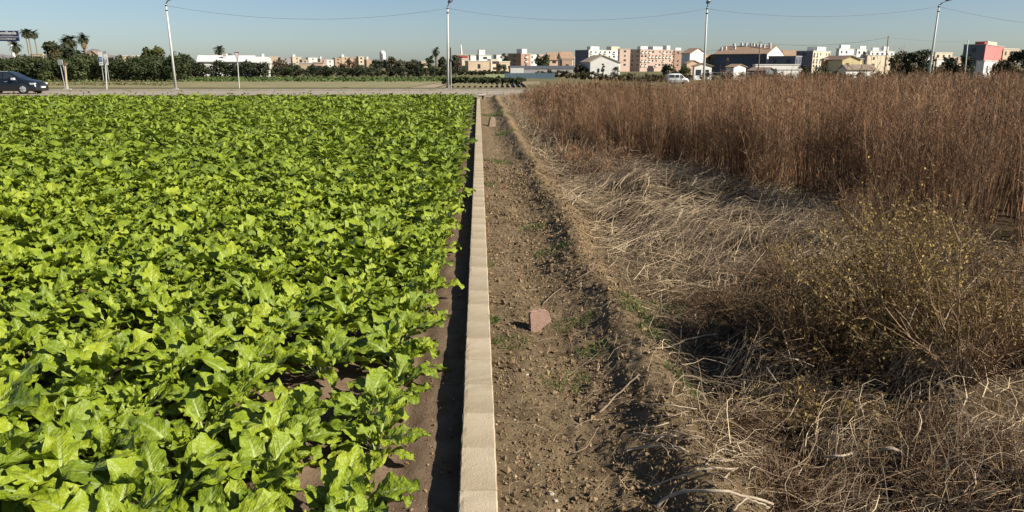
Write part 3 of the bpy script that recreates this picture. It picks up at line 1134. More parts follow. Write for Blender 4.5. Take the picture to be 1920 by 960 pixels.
def shrub(name, label, px, py, r, h, ns, nt, nl, leafm, seed, twr=.0022, lsz=.009, droop=0.0, pale=.5):
    c = gnd(px, py, .05)
    z0 = hz(c.x, c.y) - .03
    th = thing(name, label, 'shrub', (c.x, c.y, z0))
    R_ = np.random.default_rng(seed)
    a = R_.uniform(0, 6.28, ns)
    tilt = R_.uniform(.05, 1.0, ns) ** .8
    k = 7
    s = np.linspace(0, 1, k)[None]
    Hh = h * R_.uniform(.6, 1.08, ns) * (1 - .35 * tilt)
    out = r * tilt * R_.uniform(.8, 1.15, ns)
    wob = np.cumsum(R_.normal(0, .02 * h, (ns, k, 3)), 1) * s[..., None]
    P = np.stack([np.cos(a)[:, None] * (out[:, None] * s ** 1.2 + .05), np.sin(a)[:, None] * (out[:, None] * s ** 1.2 + .05), Hh[:, None] * (s - droop * s ** 2.5)], -1) + wob
    P[..., 2] = np.maximum(P[..., 2], 0.0)
    Rr = twr * 1.5 * R_.uniform(.6, 1.5, ns)[:, None] * (1 - .7 * s)
    g = Geo()
    v, q = tubes(P, Rr, 4)
    g.add(v, q, np.repeat(np.clip(pale + .22 * R_.normal(size=ns), 0, 1), k * 4))
    tag(link('stems', g.mesh('stems'), M_TWIG, th), kind='stuff')
    # twigs
    i = R_.integers(0, ns, nt)
    f = R_.uniform(.2, 1, nt)
    sg = np.minimum((f * (k - 1)).astype(int), k - 2)
    fr = (f * (k - 1) - sg)[:, None]
    A_ = P[i, sg] * (1 - fr) + P[i, sg + 1] * fr
    T_ = P[i, sg + 1] - P[i, sg]
    T_ /= np.linalg.norm(T_, axis=1, keepdims=True) + 1e-9
    d = T_ + R_.normal(0, .65, (nt, 3))
    d /= np.linalg.norm(d, axis=1, keepdims=True)
    ln = R_.uniform(.08, .34, nt) * h
    ss = np.linspace(0, 1, 4)[None, :, None]
    wob = np.cumsum(R_.normal(0, .012, (nt, 4, 3)), 1) * ss
    TP = A_[:, None] + d[:, None] * ln[:, None, None] * ss + wob
    TP[..., 2] = np.maximum(TP[..., 2], 0.01)
    g = Geo()
    v, q = tubes(TP, twr * .7 * R_.uniform(.6, 1.3, nt)[:, None] * (1 - .65 * ss[..., 0]), 3)
    g.add(v, q, np.repeat(np.clip(pale + .28 * R_.normal(size=nt), 0, 1), 12))
    tag(link('twigs', g.mesh('twigs'), M_TWIG, th), kind='stuff')
    if nl:
        j = R_.integers(0, nt, nl)
        fr = R_.uniform(.25, 1.05, nl)
        sgi = np.minimum((fr * 3).astype(int), 2)
        C = TP[j, sgi] + (TP[j, sgi + 1] - TP[j, sgi]) * (fr * 3 - sgi)[:, None] + R_.normal(0, .008, (nl, 3))
        sz = lsz * R_.uniform(.5, 1.4, nl)
        g = Geo()
        v, q = quads(C, sz, sz * .65)
        t = np.clip(.45 + .3 * R_.normal(size=nl) + .35 * (C[:, 2] / h - .6), 0, 1)
        g.add(v, q, np.repeat(t, 4))
        tag(link('foliage', g.mesh('foliage'), leafm, th), kind='stuff')
    return th


shrub('yellowing_shrub', 'bushy shrub with yellow olive leaf tips in front of the tall dead weeds', 1660, 690, .85, 1.15, 170, 2000, 20000, M_OLIVE, 1, lsz=.0108)
shrub('rusty_shrub', 'low rust brown shrub beside the yellow olive shrub', 1530, 700, .65, .66, 150, 1700, 12000, M_RUST, 2, lsz=.0085)
shrub('bare_shrub', 'bare pale twiggy shrub standing right of the yellow olive shrub', 1800, 760, .6, .85, 60, 520, 700, M_RUST, 3, twr=.0032, pale=.72, lsz=.007)
shrub('brown_shrub', 'dense brown shrub with olive flecks next to the orange cane', 1910, 690, .7, .8, 130, 1600, 10000, M_RUST, 4, lsz=.010)
shrub('collapsed_shrub', 'grey collapsed shrub with drooping stems at the foot of the bank', 1390, 625, .55, .55, 170, 1500, 900, M_RUST, 5, droop=.45, pale=.38)
shrub('low_tangle_shrub', 'low tangle of dry stems with yellow leaf specks', 1560, 790, .55, .35, 90, 900, 3500, M_OLIVE, 6, droop=.3, lsz=.010)
shrub('flattened_shrub', 'flattened dead shrub of dark brown twigs under the bare pale shrub', 1780, 880, .6, .36, 110, 1000, 1500, M_RUST, 7, droop=.4, pale=.45, lsz=.007)
shrub('grey_tangle_shrub', 'thin grey dead shrub by the curved pale stem', 1480, 850, .5, .3, 100, 700, 0, M_RUST, 8, droop=.45, pale=.5)
shrub('corner_shrub', 'straw coloured broken shrub at the foot of the dense brown shrub', 1890, 840, .55, .4, 90, 800, 1500, M_OLIVE, 9, droop=.3, pale=.6, lsz=.007)
shrub('grassy_shrub', 'straw coloured feathery dead shrub at the edge of the flattened grass', 1480, 540, .6, .45, 130, 1200, 2500, M_RUST, 10, pale=.62, lsz=.007)
shrub('feathery_shrub', 'reddish feathery dead shrub between flattened grass and tall weeds', 1600, 500, .55, .75, 70, 800, 2600, M_RUST, 12, pale=.45, lsz=.008)
shrub('speckled_shrub', 'tall thin shrub with pale seed specks behind the yellow olive shrub', 1740, 520, .55, .8, 70, 800, 2600, M_OLIVE, 13, pale=.5, lsz=.008)
shrub('dark_green_shrub', 'dark greenish low shrub at the base of the tall weeds', 1075, 285, .8, .55, 80, 700, 2600, mat('shrub_leaf_dark', (0.06, 0.065, 0.03), (0.035, 0.036, 0.02), 5, .9, 0), 14, twr=.005, lsz=.02)
shrub('grey_green_shrub', 'grey green sprawling shrub along the tall weeds by the bank', 1150, 270, .9, .6, 80, 700, 2400, MATS['shrub_leaf_dark'], 15, twr=.005, lsz=.02)


for bi, (bpx, bpy_, br, bh, blab) in enumerate([
        (1640, 925, .5, .38, 'matted grey brown brush mound below the thick arched stem'),
        (1790, 950, .5, .36, 'matted brush mound with straw tips under the flattened dead shrub'),
        (1460, 930, .4, .28, 'low brush mound beside the dark hollow at the bank foot'),
        (1360, 810, .32, .26, 'small brush mound on the bank edge above the curved dry stems'),
        (1905, 935, .5, .42, 'tall brush mound under the straw coloured broken shrub'),
        (1570, 690, .45, .4, 'brown brush mound between the rusty and yellow shrubs'),
        (1840, 590, .5, .6, 'dusky brush mound behind the bare pale shrub'),
        (1340, 560, .4, .3, 'flattened grey brush mound above the collapsed shrub')]):
    shrub('brush_mound', blab, bpx, bpy_, br, bh, 150, 1100, 900, M_RUST, 40 + bi, droop=.42, pale=.46, lsz=.007)


def stem(label, pix, r0, r1, m, name='dead_stem', group=None, cat='stem', hs=None):
    """bent stick through photo points; hs = height above the ground for each point"""
    P = []
    for i, (px, py) in enumerate(pix):
        h = .02 if hs is None else hs[i]
        c = gnd(px, py, .1)
        for _ in range(3):
            c = gnd(px, py, hz(c.x, c.y) + h)
        P.append(c)
    # smooth resample
    n = 14
    T = np.linspace(0, len(P) - 1, n)
    Pn = np.array([tuple(p) for p in P])
    Q = []
    for t in T:
        i = min(int(t), len(P) - 2)
        u = t - i
        p0, p1, p2, p3 = Pn[max(i - 1, 0)], Pn[i], Pn[i + 1], Pn[min(i + 2, len(P) - 1)]
        Q.append(.5 * ((2 * p1) + (-p0 + p2) * u + (2 * p0 - 5 * p1 + 4 * p2 - p3) * u * u + (-p0 + 3 * p1 - 3 * p2 + p3) * u ** 3))
    Q = np.array(Q)
    o_ = Q[0].copy()
    Q = Q - o_ + np.random.default_rng(len(label)).normal(0, .0025, Q.shape)
    rr = .78 * np.linspace(r0, r1, n) * (1 + .15 * np.sin(np.arange(n) * 1.7))
    me = Geo().tube(Q, rr, 7).mesh(name, True)
    o = link(name, me, m, None, tuple(o_))
    return tag(o, label, cat, group)


M_STICK = mat('bleached_stem', (0.56, 0.47, 0.34), (0.36, 0.28, 0.19), 14, .8, .4, 120, spec=.25)
M_STICK2 = mat('brown_stem', (0.36, 0.27, 0.18), (0.22, 0.155, 0.1), 14, .85, .4, 120)
stem('straight bleached stick lying on the bare dirt with its shadow beside it', [(1124, 774), (1160, 738), (1196, 704)], .009, .006, M_STICK2, hs=(.03, .035, .04))
stem('thick pale arched stem rising from the tangle, the brightest one', [(1606, 884), (1633, 856), (1654, 843), (1679, 843), (1693, 858)], .010, .013, M_STICK, hs=(.05, .13, .18, .18, .1))
stem('long pale stem lying level left of the thick arched stem', [(1440, 846), (1500, 856), (1560, 857), (1600, 850)], .007, .008, M_STICK, hs=(.08, .08, .1, .12))
stem('long pale bow shaped stem sweeping over the bank', [(1229, 952), (1246, 935), (1283, 922), (1337, 920), (1400, 931), (1446, 945)], .011, .008, M_STICK, hs=(.02, .04, .06, .07, .06, .06))
stem('thin pale bow shaped stem above the long bow shaped stem', [(1222, 914), (1283, 889), (1337, 879), (1378, 880)], .006, .006, M_STICK, hs=(.02, .05, .06, .06))
stem('short pale curved stem with hooked tip on the bank edge', [(1170, 846), (1200, 841), (1237, 837), (1283, 843)], .007, .007, M_STICK, hs=(.01, .03, .05, .05))
stem('thin straight pale stem pointing across the bank at the dark hollow', [(1198, 757), (1250, 759), (1306, 766)], .004, .005, M_STICK, hs=(.02, .05, .07))
stem('pale bent branch on the bank beside the green grass patch', [(1228, 654), (1262, 648), (1290, 636), (1345, 626)], .006, .009, M_STICK, hs=(.03, .05, .07, .1))
stem('long thin bleached branch leaning inside the rust brown shrub', [(1550, 599), (1587, 602), (1625, 606), (1662, 635)], .007, .004, M_STICK, hs=(.4, .42, .4, .35))
stem('snaking pale stem hanging down over the dark hollow', [(1437, 689), (1450, 706), (1465, 731), (1467, 764)], .006, .005, M_STICK, hs=(.25, .2, .12, .03))
stem('hook shaped pale stem left of the snaking stem', [(1396, 714), (1394, 743), (1412, 768)], .005, .005, M_STICK, hs=(.2, .1, .04))
stem('pale wavy stem standing in the middle of the brown tangle', [(1652, 739), (1660, 765), (1670, 785), (1683, 812)], .005, .006, M_STICK, hs=(.25, .17, .1, .03))
stem('wavy bleached twig lying across the yellow leaf specks', [(1462, 664), (1480, 672), (1500, 676), (1527, 686)], .005, .004, M_STICK, hs=(.22, .22, .22, .2))
stem('tall pale dead stem rising from the bare twiggy shrub', [(1668, 690), (1690, 640), (1708, 600), (1776, 455)], .007, .003, M_STICK, hs=(.1, .28, .4, .8))
stem('second tall pale stem crossing the bare twiggy shrub', [(1740, 690), (1768, 610), (1800, 555), (1850, 500)], .006, .003, M_STICK, hs=(.1, .35, .5, .62))
stem('forked pale twig base lying on the dirt path', [(1070, 850), (1095, 842), (1112, 820), (1122, 800)], .006, .003, M_STICK2, hs=(.02, .03, .05, .07))
stem('thin straight dry straw lying on the bare dirt above the stick', [(1050, 710), (1085, 690), (1125, 660)], .003, .002, M_STICK2, hs=(.01, .01, .012))
stem('dark brown dead branch rising from the bank beyond the brick piece', [(1018, 570), (1045, 545), (1085, 520), (1120, 500)], .006, .003, M_STICK2, hs=(.02, .05, .06, .08))
stem('pale dead stalks leaning in the flattened grass', [(1072, 384), (1090, 362), (1104, 346)], .012, .006, M_STICK, hs=(.02, .2, .35))
stem('single pale straw standing out of the flattened grass before the weeds', [(1285, 370), (1296, 350), (1307, 333)], .007, .004, M_STICK, hs=(.05, .25, .42))
for i in range(26):
    px = rnd.uniform(1210, 1460)
    py = rnd.uniform(780, 955)
    w = rnd.uniform(40, 120)
    dy = rnd.uniform(-14, 14)
    hh = rnd.uniform(.02, .08)
    stem('curved dry stem combed sideways over the edge of the bank', [(px - w / 2, py + rnd.uniform(0, 22)), (px - w / 6, py - 4), (px + w / 6, py + dy * .3), (px + w / 2, py + dy + rnd.uniform(0, 16))], rnd.uniform(.003, .006), rnd.uniform(.003, .006), M_STICK if rnd.random() < .6 else M_STICK2, group='curved dry stems on the bank edge', hs=(hh * .4, hh, hh * 1.2, hh))
stem('slender orange brown cane standing alone in front of the tall weeds', [(1897, 585), (1902, 500), (1912, 420), (1922, 355)], .006, .004, mat('orange_cane', (0.42, 0.17, 0.06), (0.3, 0.12, 0.05), 8, .7), name='cane', cat='cane', hs=(.0, .42, .8, 1.1))


# ---- brick pieces on the path
def brick_piece(label, px, py, w, d, h, rz, tilt, poly, m, name):
    c = gnd(px, py, .05)
    c.z = hz(c.x, c.y) - .012
    g = Geo()
    g.prism(poly, 'y', -d / 2, d / 2)
    me = g.mesh(name)
    o = link(name, me, m, None, c, (tilt[0], tilt[1], rz))
    b = o.modifiers.new('bevel', 'BEVEL')
    b.width = .007
    b.segments = 2
    return tag(o, label, 'brick')


M_BRICK = mat('weathered_brick', (0.50, 0.325, 0.245), (0.40, 0.25, 0.185), 22, .92, .5, 160)
brick_piece('broken pinkish brick standing upright on the dirt path with a dark shadow', 1008, 618, .17, .06, .19, rad(12), (rad(-6), 0),
            [(-.055, -.03), (.04, .05), (.086, .08), (.09, .12), (.084, .152), (.07, .166), (.03, .166), (.012, .16), (-.05, .163), (-.058, .154), (-.055, .08)], M_BRICK, 'brick_fragment')
brick_piece('small upright stone stub on the path beyond the broken brick', 921, 236, .3, .14, .3, rad(20), (0, 0),
            [(-.10, 0), (.12, 0), (.14, .15), (.11, .33), (-.02, .34), (-.06, .2)], mat('stub_stone', (0.4, 0.31, 0.21), (0.3, 0.22, 0.15), 9, .95, .5, 60), 'stone_stub')
# a few pale stones
M_STONE = mat('pale_pebble', (0.62, 0.54, 0.42), (0.45, 0.38, 0.28), 30, .9, .3, 120)
for (px, py, s) in [(1033, 925, .018), (1042, 935, .012), (1046, 952, .013), (988, 700, .013), (982, 694, .009), (1078, 733, .009), (1068, 950, .01), (1010, 870, .010), (1090, 905, .009), (965, 790, .008)]:
    c = gnd(px, py, .07)
    R_ = np.random.default_rng(int(px))
    g = Geo()
    prof = [(.25, -.5), (.85, -.3), (1, .1), (.7, .5), (.2, .62)]
    g.lathe(prof, 7)
    g.v[0] = g.v[0] * s * R_.uniform(.75, 1.2, (len(g.v[0]), 1)) * np.array([1.2, .9, .75])
    o = link('pebble', g.mesh('pebble'), M_STONE, None, (c.x, c.y, hz(c.x, c.y) + s * .2), (0, 0, R_.uniform(0, 6)))
    tag(o, 'small pale pebble on the bare dirt path', 'pebble', 'pebbles on the path')

# ================================================================== TREES
def crown_geo(seed, rx, ry, rz, ncl, nleaf, ls, cz, low=.0, shell=.55):
    """leaf clumps through an ellipsoid; cz = centre height"""
    R_ = np.random.default_rng(seed)
    d = R_.normal(size=(ncl, 3))
    d /= np.linalg.norm(d, axis=1, keepdims=True)
    rr = R_.uniform(.25, 1, ncl)[:, None] ** .5
    C = d * rr * np.array([rx, ry, rz]) * .8
    cr = R_.uniform(.26, .5, ncl) * min(rx, rz)
    i = R_.integers(0, ncl, nleaf)
    e = R_.normal(size=(nleaf, 3))
    e /= np.linalg.norm(e, axis=1, keepdims=True)
    P = C[i] + e * (cr[i] * R_.uniform(shell, 1.1, nleaf))[:, None] * np.array([1, 1, .85])
    P[:, 2] = np.maximum(P[:, 2] + cz, low + .03)
    g = Geo()
    v, q = quads(P, ls * R_.uniform(.6, 1.3, nleaf), ls * .75 * R_.uniform(.6, 1.3, nleaf), e + np.array([0, 0, .3]))
    t = np.clip(.5 + .18 * R_.normal(size=nleaf) + .25 * R_.normal(size=ncl)[i], 0, 1)
    g.add(v, q, np.repeat(t, 4))
    return g


GT = [(.55, .6, .5), (1, 1, 1), (1.5, 1.35, 1.0)]
M_BARK = mat('bark', (0.16, 0.12, 0.085), (0.09, 0.07, 0.05), 3, .95, .6, 12)
M_CITRUS = mat('citrus_foliage', (0.068, 0.088, 0.03), (0.036, 0.05, 0.018), .8, .7, 0, tint=GT, transl=.1)
M_DARKF = mat('dark_foliage', (0.052, 0.068, 0.028), (0.03, 0.04, 0.018), .8, .8, 0, tint=GT)
M_OLIVEF = mat('olive_foliage', (0.085, 0.078, 0.036), (0.05, 0.046, 0.022), .8, .8, 0, tint=GT)
M_GOLDF = mat('golden_green_foliage', (0.10, 0.105, 0.024), (0.045, 0.06, 0.015), .5, .75, 0, tint=GT, transl=.1)
M_BROWNF = mat('bare_brown_foliage', (0.13, 0.09, 0.055), (0.08, 0.055, 0.035), .8, .9, 0, tint=GT)
_TREE = {}


def tree(name, label, px, ytop, wpx, D, m, base=None, seed=1, group=None, n=900, trunk_frac=.22, squash=1.0, leaf=None, key=None, ybase=None):
    """a tree by its photo column, top row and crown width, D metres away"""
    top = at(px, ytop, D)
    w = wpx / 1437.0 * D
    gz = float(ground_z(top.x, D))
    H = top.z - gz
    th = thing(name, label, 'tree', (top.x, D, gz), 0, group)
    rx = w / 2
    z0 = H * trunk_frac
    rz = (H - z0) / 2
    n = int(n * 1.5)
    ls = leaf or max(.14, .068 * (w + H) / 2 * .8)
    g = crown_geo(seed, rx, rx * squash, rz * 1.12, 20, n, ls, z0 + rz * .93, low=.05 if trunk_frac < .1 else z0 * .7)
    link('crown', g.mesh('crown'), m, th)
    g = Geo()
    rt = max(.06, .028 * H)
    g.tube([(0, 0, -.05), (rt * .3, 0, z0 * .6), (0, rt * .3, z0 + rz * .5), (0, 0, H * .8)], [rt * 1.25, rt, rt * .75, rt * .25], 7)
    rr = random.Random(seed)
    for i in range(4):
        a = rr.uniform(0, 6.28)
        k = rr.uniform(.45, .75)
        g.tube([(0, 0, z0 * .8), (math.cos(a) * rx * k * .5, math.sin(a) * rx * k * .5, z0 + rz * .6), (math.cos(a) * rx * k, math.sin(a) * rx * k, z0 + rz * 1.1)], [rt * .6, rt * .4, rt * .12], 5)
    link('trunk', g.mesh('trunk'), M_BARK, th)
    return th


# orange orchard on the left: one built tree copied along the rows
def row_of(label, group, name, px0, px1, step, ytop, wpx, D, m, seed, n=700, trunk_frac=.06, jy=2.5):
    protos = []
    r = random.Random(seed)
    px = px0
    i = 0
    while px < px1:
        if i < 4:
            t = tree(name, label, px, ytop, wpx, D, m, seed=seed * 17 + i, group=group, n=n, trunk_frac=trunk_frac)
            protos.append(t)
        else:
            t = copy_tree(protos[i % 4])
            q = at(px, 122, D)
            t.location = (q.x, D + r.uniform(-.8, .8), float(ground_z(q.x, D)))
            t.rotation_euler[2] = r.uniform(0, 6.28)
            s = r.uniform(.86, 1.12)
            t.scale = (s * r.uniform(.95, 1.1), s, s * r.uniform(.92, 1.08))
        px += step * r.uniform(.82, 1.18)
        i += 1


row_of('dense dark green orange tree in the orchard row along the road', 'orchard trees along the road', 'orange_tree', -40, 335, 21, 107.5, 44, 100, M_CITRUS, 1)
row_of('dense green orange tree in the back rows of the orchard', 'orchard trees in the back rows', 'orange_tree', -40, 335, 22, 104, 46, 112, M_CITRUS, 2)
row_of('low dark clipped tree in front of the white farmhouse', 'dark trees before the farmhouse', 'citrus_tree', 335, 500, 15, 114.5, 32, 122, M_DARKF, 3, n=600)
row_of('low dark shrub in the hedge line before the distant town', 'hedge shrubs before the town', 'hedge_shrub', 505, 850, 14, 125.5, 34, 140, M_DARKF, 4, n=420)
row_of('waist high dark green bush behind the ploughed strip', 'bushes behind the ploughed strip', 'round_bush', 838, 985, 11, 144, 22, 84, M_CITRUS, 5, n=520)

row_of('olive brown garden bush between the warehouse and the van', 'garden bushes before the flats', 'garden_bush', 1015, 1300, 15, 131, 26, 150, M_OLIVEF, 6, n=420)
row_of('low brown green bush along the yards of the cottages', 'bushes along the yards', 'yard_bush', 1325, 1830, 24, 135, 30, 140, M_OLIVEF, 7, n=380)
row_of('dark garden bush under the cream warehouse', 'bushes under the warehouses', 'garden_bush', 860, 960, 13, 131, 24, 160, M_DARKF, 8, n=420)

for (lab, px, yt, w, D, m, sd, kw) in [
    ('large rounded tree with yellow green sunlit side behind the orchard', 284, 88, 60, 138, M_GOLDF, 31, dict(n=1500)),
    ('broad bushy dark tree beside the thick palm', 116, 76, 72, 150, M_DARKF, 32, dict(n=1500)),
    ('spreading olive brown tree left of the broad dark tree', 100, 92, 42, 146, M_OLIVEF, 33, dict(n=900)),
    ('dark rounded tree beside the lamp post at the stubble corner', 345, 101, 46, 130, M_DARKF, 34, dict(n=900)),
    ('small olive tree behind the farmhouse chimney', 427, 99, 28, 190, M_OLIVEF, 35, dict(n=500)),
    ('brownish half bare tree beside the white farmhouse', 527, 108, 36, 150, M_BROWNF, 36, dict(n=800, trunk_frac=.1)),
    ('bushy olive brown tree between farmhouse and dark round tree', 551, 117, 34, 148, M_OLIVEF, 37, dict(n=700, trunk_frac=.06)),
    ('small dark tree in front of the tan house', 585, 121, 26, 150, M_DARKF, 38, dict(n=500, trunk_frac=.08)),
    ('dark ball shaped tree before the tan houses', 617, 121, 32, 146, M_DARKF, 39, dict(n=700, trunk_frac=.06)),
    ('bare brown branching tree before the distant flats', 655, 113, 42, 160, M_BROWNF, 40, dict(n=700, trunk_frac=.12)),
    ('low dark tree under the bare brown tree', 680, 119, 34, 152, M_DARKF, 41, dict(n=600, trunk_frac=.06)),
    ('dark tree at the foot of the white water tower', 704, 106, 26, 165, M_DARKF, 42, dict(n=700, trunk_frac=.1)),
    ('wide grey olive tree right of the white water tower', 737, 106, 46, 160, M_OLIVEF, 43, dict(n=1000, trunk_frac=.1)),
    ('rounded grey olive tree beside the wide olive tree', 776, 110, 42, 158, M_OLIVEF, 44, dict(n=900, trunk_frac=.1)),
    ('tall narrow dark tree left of the lone palm', 806, 97, 18, 160, M_CITRUS, 45, dict(n=600, trunk_frac=.1)),
    ('dark bushy tree right of the lone palm', 829, 99, 20, 160, M_DARKF, 46, dict(n=600, trunk_frac=.1)),
    ('broad dark tree below the red roofed building', 853, 103, 32, 155, M_DARKF, 47, dict(n=900, trunk_frac=.08)),
    ('small round tree left of the brown brick block', 945, 98, 16, 268, M_DARKF, 48, dict(n=450)),
    ('dark bush beside the low warehouse', 940, 119, 24, 215, M_DARKF, 49, dict(n=500, trunk_frac=.05)),
    ('large leafy tree between the brick block and the gabled houses', 1019, 97, 32, 230, M_CITRUS, 50, dict(n=1000, trunk_frac=.12)),
    ('wide bush in front of the red garden wall', 1090, 117, 40, 205, M_OLIVEF, 51, dict(n=700, trunk_frac=.05)),
    ('slim dark cypress before the white gabled house', 1131, 115, 8, 196, M_DARKF, 52, dict(n=420, trunk_frac=.02)),
    ('low green bush at the corner of the white gabled house', 1154, 121, 18, 196, M_CITRUS, 53, dict(n=350, trunk_frac=.05)),
    ('olive bush above the white van', 1255, 117, 36, 160, M_OLIVEF, 54, dict(n=700, trunk_frac=.05)),
    ('fresh green bush beside the white van', 1284, 121, 28, 156, M_GOLDF, 55, dict(n=600, trunk_frac=.05)),
    ('dark bush beside the brown shed', 1510, 124, 40, 172, M_OLIVEF, 56, dict(n=650, trunk_frac=.05)),
    ('grey green bush in front of the orange house', 1540, 121, 40, 176, M_DARKF, 57, dict(n=600, trunk_frac=.05)),
    ('big dark tree in the clump beside the leaning lamp post', 1703, 88, 50, 170, M_DARKF, 58, dict(n=1300, trunk_frac=.08)),
    ('dark tree merging with the big tree, touching the leaning lamp post', 1733, 88, 44, 172, M_DARKF, 59, dict(n=1100, trunk_frac=.08)),
    ('smaller dark tree at the white houses end of the dark clump', 1680, 96, 30, 168, M_OLIVEF, 60, dict(n=800, trunk_frac=.06)),
    ('dark green tree between the leaning lamp post and the red building', 1782, 102, 34, 165, M_DARKF, 61, dict(n=900, trunk_frac=.06)),
    ('leafy tree in front of the red building', 1812, 100, 34, 162, M_CITRUS, 62, dict(n=900, trunk_frac=.06)),
    ('sprawling bush under the pink wall', 1880, 111, 48, 140, M_OLIVEF, 63, dict(n=900, trunk_frac=.04)),
    ('tall dark tree right of the pink wall', 1912, 88, 44, 150, M_OLIVEF, 64, dict(n=1100, trunk_frac=.06)),
    ('low scrubby bush at the leaning lamp post base', 1765, 122, 40, 150, M_OLIVEF, 65, dict(n=500, trunk_frac=.04)),
]:
    tree('cypress_tree' if 'cypress' in lab else ('bush' if 'bush' in lab else 'leafy_tree'), lab, px, yt, w, D, m, seed=sd, **kw)


# ---- palms
M_PTRUNK = mat('palm_trunk', (0.3, 0.23, 0.16), (0.2, 0.15, 0.1), 2, .95, .6, 9)
M_FROND = mat('palm_frond', (0.06, 0.075, 0.028), (0.035, 0.045, 0.018), 1.5, .7, 0, tint=GT)
M_SKIRT = mat('palm_skirt', (0.3, 0.215, 0.13), (0.2, 0.14, 0.08), 2, .95, 0, tint=GT)


def palm(label, px, ytop, D, crown_px, trunk_r, skirt, seed):
    top = at(px, ytop, D)
    gz = float(ground_z(top.x, D))
    H = top.z - gz
    R = crown_px / 1437 * D / 2
    Ht = H - R * .75
    th = thing('palm_tree', label, 'palm tree', (top.x, D, gz))
    g = Geo()
    r = random.Random(seed)
    g.tube([(0, 0, -.05), (.02 * H, 0, Ht * .4), (.01 * H, .01 * H, Ht * .75), (0, 0, Ht + R * .1)], [trunk_r * 1.3, trunk_r, trunk_r * .9, trunk_r * .9], 9)
    link('trunk', g.mesh('trunk'), M_PTRUNK, th)

    def fronds(n, e0, e1, L, tint0):
        g = Geo()
        for i in range(n):
            a = i * 2.4 + r.uniform(-.2, .2)
            e = r.uniform(e0, e1)
            l = L * r.uniform(.8, 1.1)
            P = []
            for s in np.linspace(0, 1, 6):
                el = e - 1.5 * s ** 1.4 * (.5 + .5 * math.cos(e))
                P.append((el, s))
            pos = np.array([0, 0, Ht + .05 * R])
            prev = 0
            L_, R__ = [], []
            side = np.array([-math.sin(a), math.cos(a), 0])
            pts_ = []
            for el, s in P:
                stp = (s - prev) * l
                pos = pos + np.array([math.cos(a) * math.cos(el), math.sin(a) * math.cos(el), math.sin(el)]) * stp
                prev = s
                pts_.append(pos.copy())
            # fan of leaflet blades on both sides
            for k in range(1, 6):
                for sg in (-1, 1):
                    w = l * .24 * math.sin(math.pi * (k / 6.5)) + .05 * l
                    b = pts_[k]
                    bp = pts_[k - 1]
                    tip = b + side * sg * w + (b - bp) * .5 + np.array([0, 0, -.12 * l * r.random()])
                    g.add([bp, b, tip], np.array([[0, 1, 2]]), min(1, max(0, tint0 + r.gauss(0, .2))))
        return g
    link('fronds', fronds(46, -.45, 1.4, R * 1.45, .45).mesh('fronds'), M_FROND, th)
    if skirt:
        link('dead_skirt', fronds(34, -1.5, -.6, R * skirt * 1.3, .5).mesh('dead_skirt'), M_SKIRT, th)
    return th


palm('slim fan palm closest to the blue billboard, in a group of three', 46, 57, 185, 15, .13, .7, 1)
palm('slim fan palm between its two tall neighbours', 51, 57, 190, 14, .13, .7, 2)
palm('slim fan palm at the orchard side of the group of three', 62, 58, 186, 14, .13, .8, 3)
palm('short fan palm with shaggy trunk under the billboard', 27, 80, 160, 18, .32, 1.0, 4)
palm('thick palm with brown shaggy skirt beside the broad dark tree', 154, 65, 160, 18, .32, 1.4, 5)
palm('bushy palm rising out of the broad dark tree', 131, 68, 158, 21, .3, .8, 6)
palm('palm top beside the bushy palm in the broad dark tree', 121, 74, 156, 18, .3, .6, 7)
palm('lone palm with brown trunk among dark trees near the ploughed strip lamp post', 817, 91, 156, 13, .26, 1.2, 8)
palm('palm behind the white farmhouse roof', 411, 87, 185, 17, .3, .9, 9)

# scrub along the orchard foot and verges
def scrub():
    g = Geo()
    spots = [(px, 152, 1.1, .5, 26) for px in range(60, 330, 7)] + [(px, 160, .8, .35, 16) for px in range(90, 330, 6)] + [(px, 178.5, .5, .2, 6) for px in range(-20, 920, 30)] + [(px, 147, 1.3, .5, 20) for px in range(320, 520, 7)]
    for (px, py, w, h, n) in spots:
        c = gnd(px + rnd.uniform(-4, 4), py + rnd.uniform(-1.2, 1.2))
        P = np.stack([RNG.normal(c.x, w * .5, n), RNG.normal(c.y, w * .4, n), np.abs(RNG.normal(0, h * .45, n)) + .05], -1)
        v, q = quads(P, .11, .07)
        g.add(v, q, np.repeat(np.clip(RNG.normal(.35 if py < 170 else .7, .25, n), 0, 1), 4))
    m = mat('verge_scrub', (0.2, 0.18, 0.08), (0.12, 0.11, 0.05), .5, .95, 0, tint=[(.4, .55, .4), (.8, .85, .6), (1.6, 1.35, .9)])
    tag(link('verge_scrub', g.mesh('verge_scrub'), m), 'low dry scrub and weeds along the orchard foot and road verge', 'scrub', kind='stuff')
    # green crop strip beyond the stubble field
    g = Geo()
    n = 9000
    px = RNG.uniform(60, 840, n)
    D = RNG.uniform(97, 130, n)
    d0 = at(0, 122, 1.0).x
    d1 = at(1920, 122, 1.0).x
    X = (d0 + (d1 - d0) * px / 1920) * D
    k = ~((px < 330) & (D > 98)) & (D < 120)
    P = np.stack([X, D, RNG.uniform(.03, .3, n)], -1)[k]
    v, q = quads(P, .2, .15, np.array([0, -.3, .6]))
    g.add(v, q, np.repeat(RNG.random(len(P)), 4))
    m = mat('crop_leaf', (0.085, 0.13, 0.03), (0.05, 0.08, 0.02), .4, .8, 0, tint=GT)
    tag(link('green_crop', g.mesh('green_crop'), m), 'low green crop strip between the stubble field and the dark trees', 'crop', kind='stuff')


scrub()

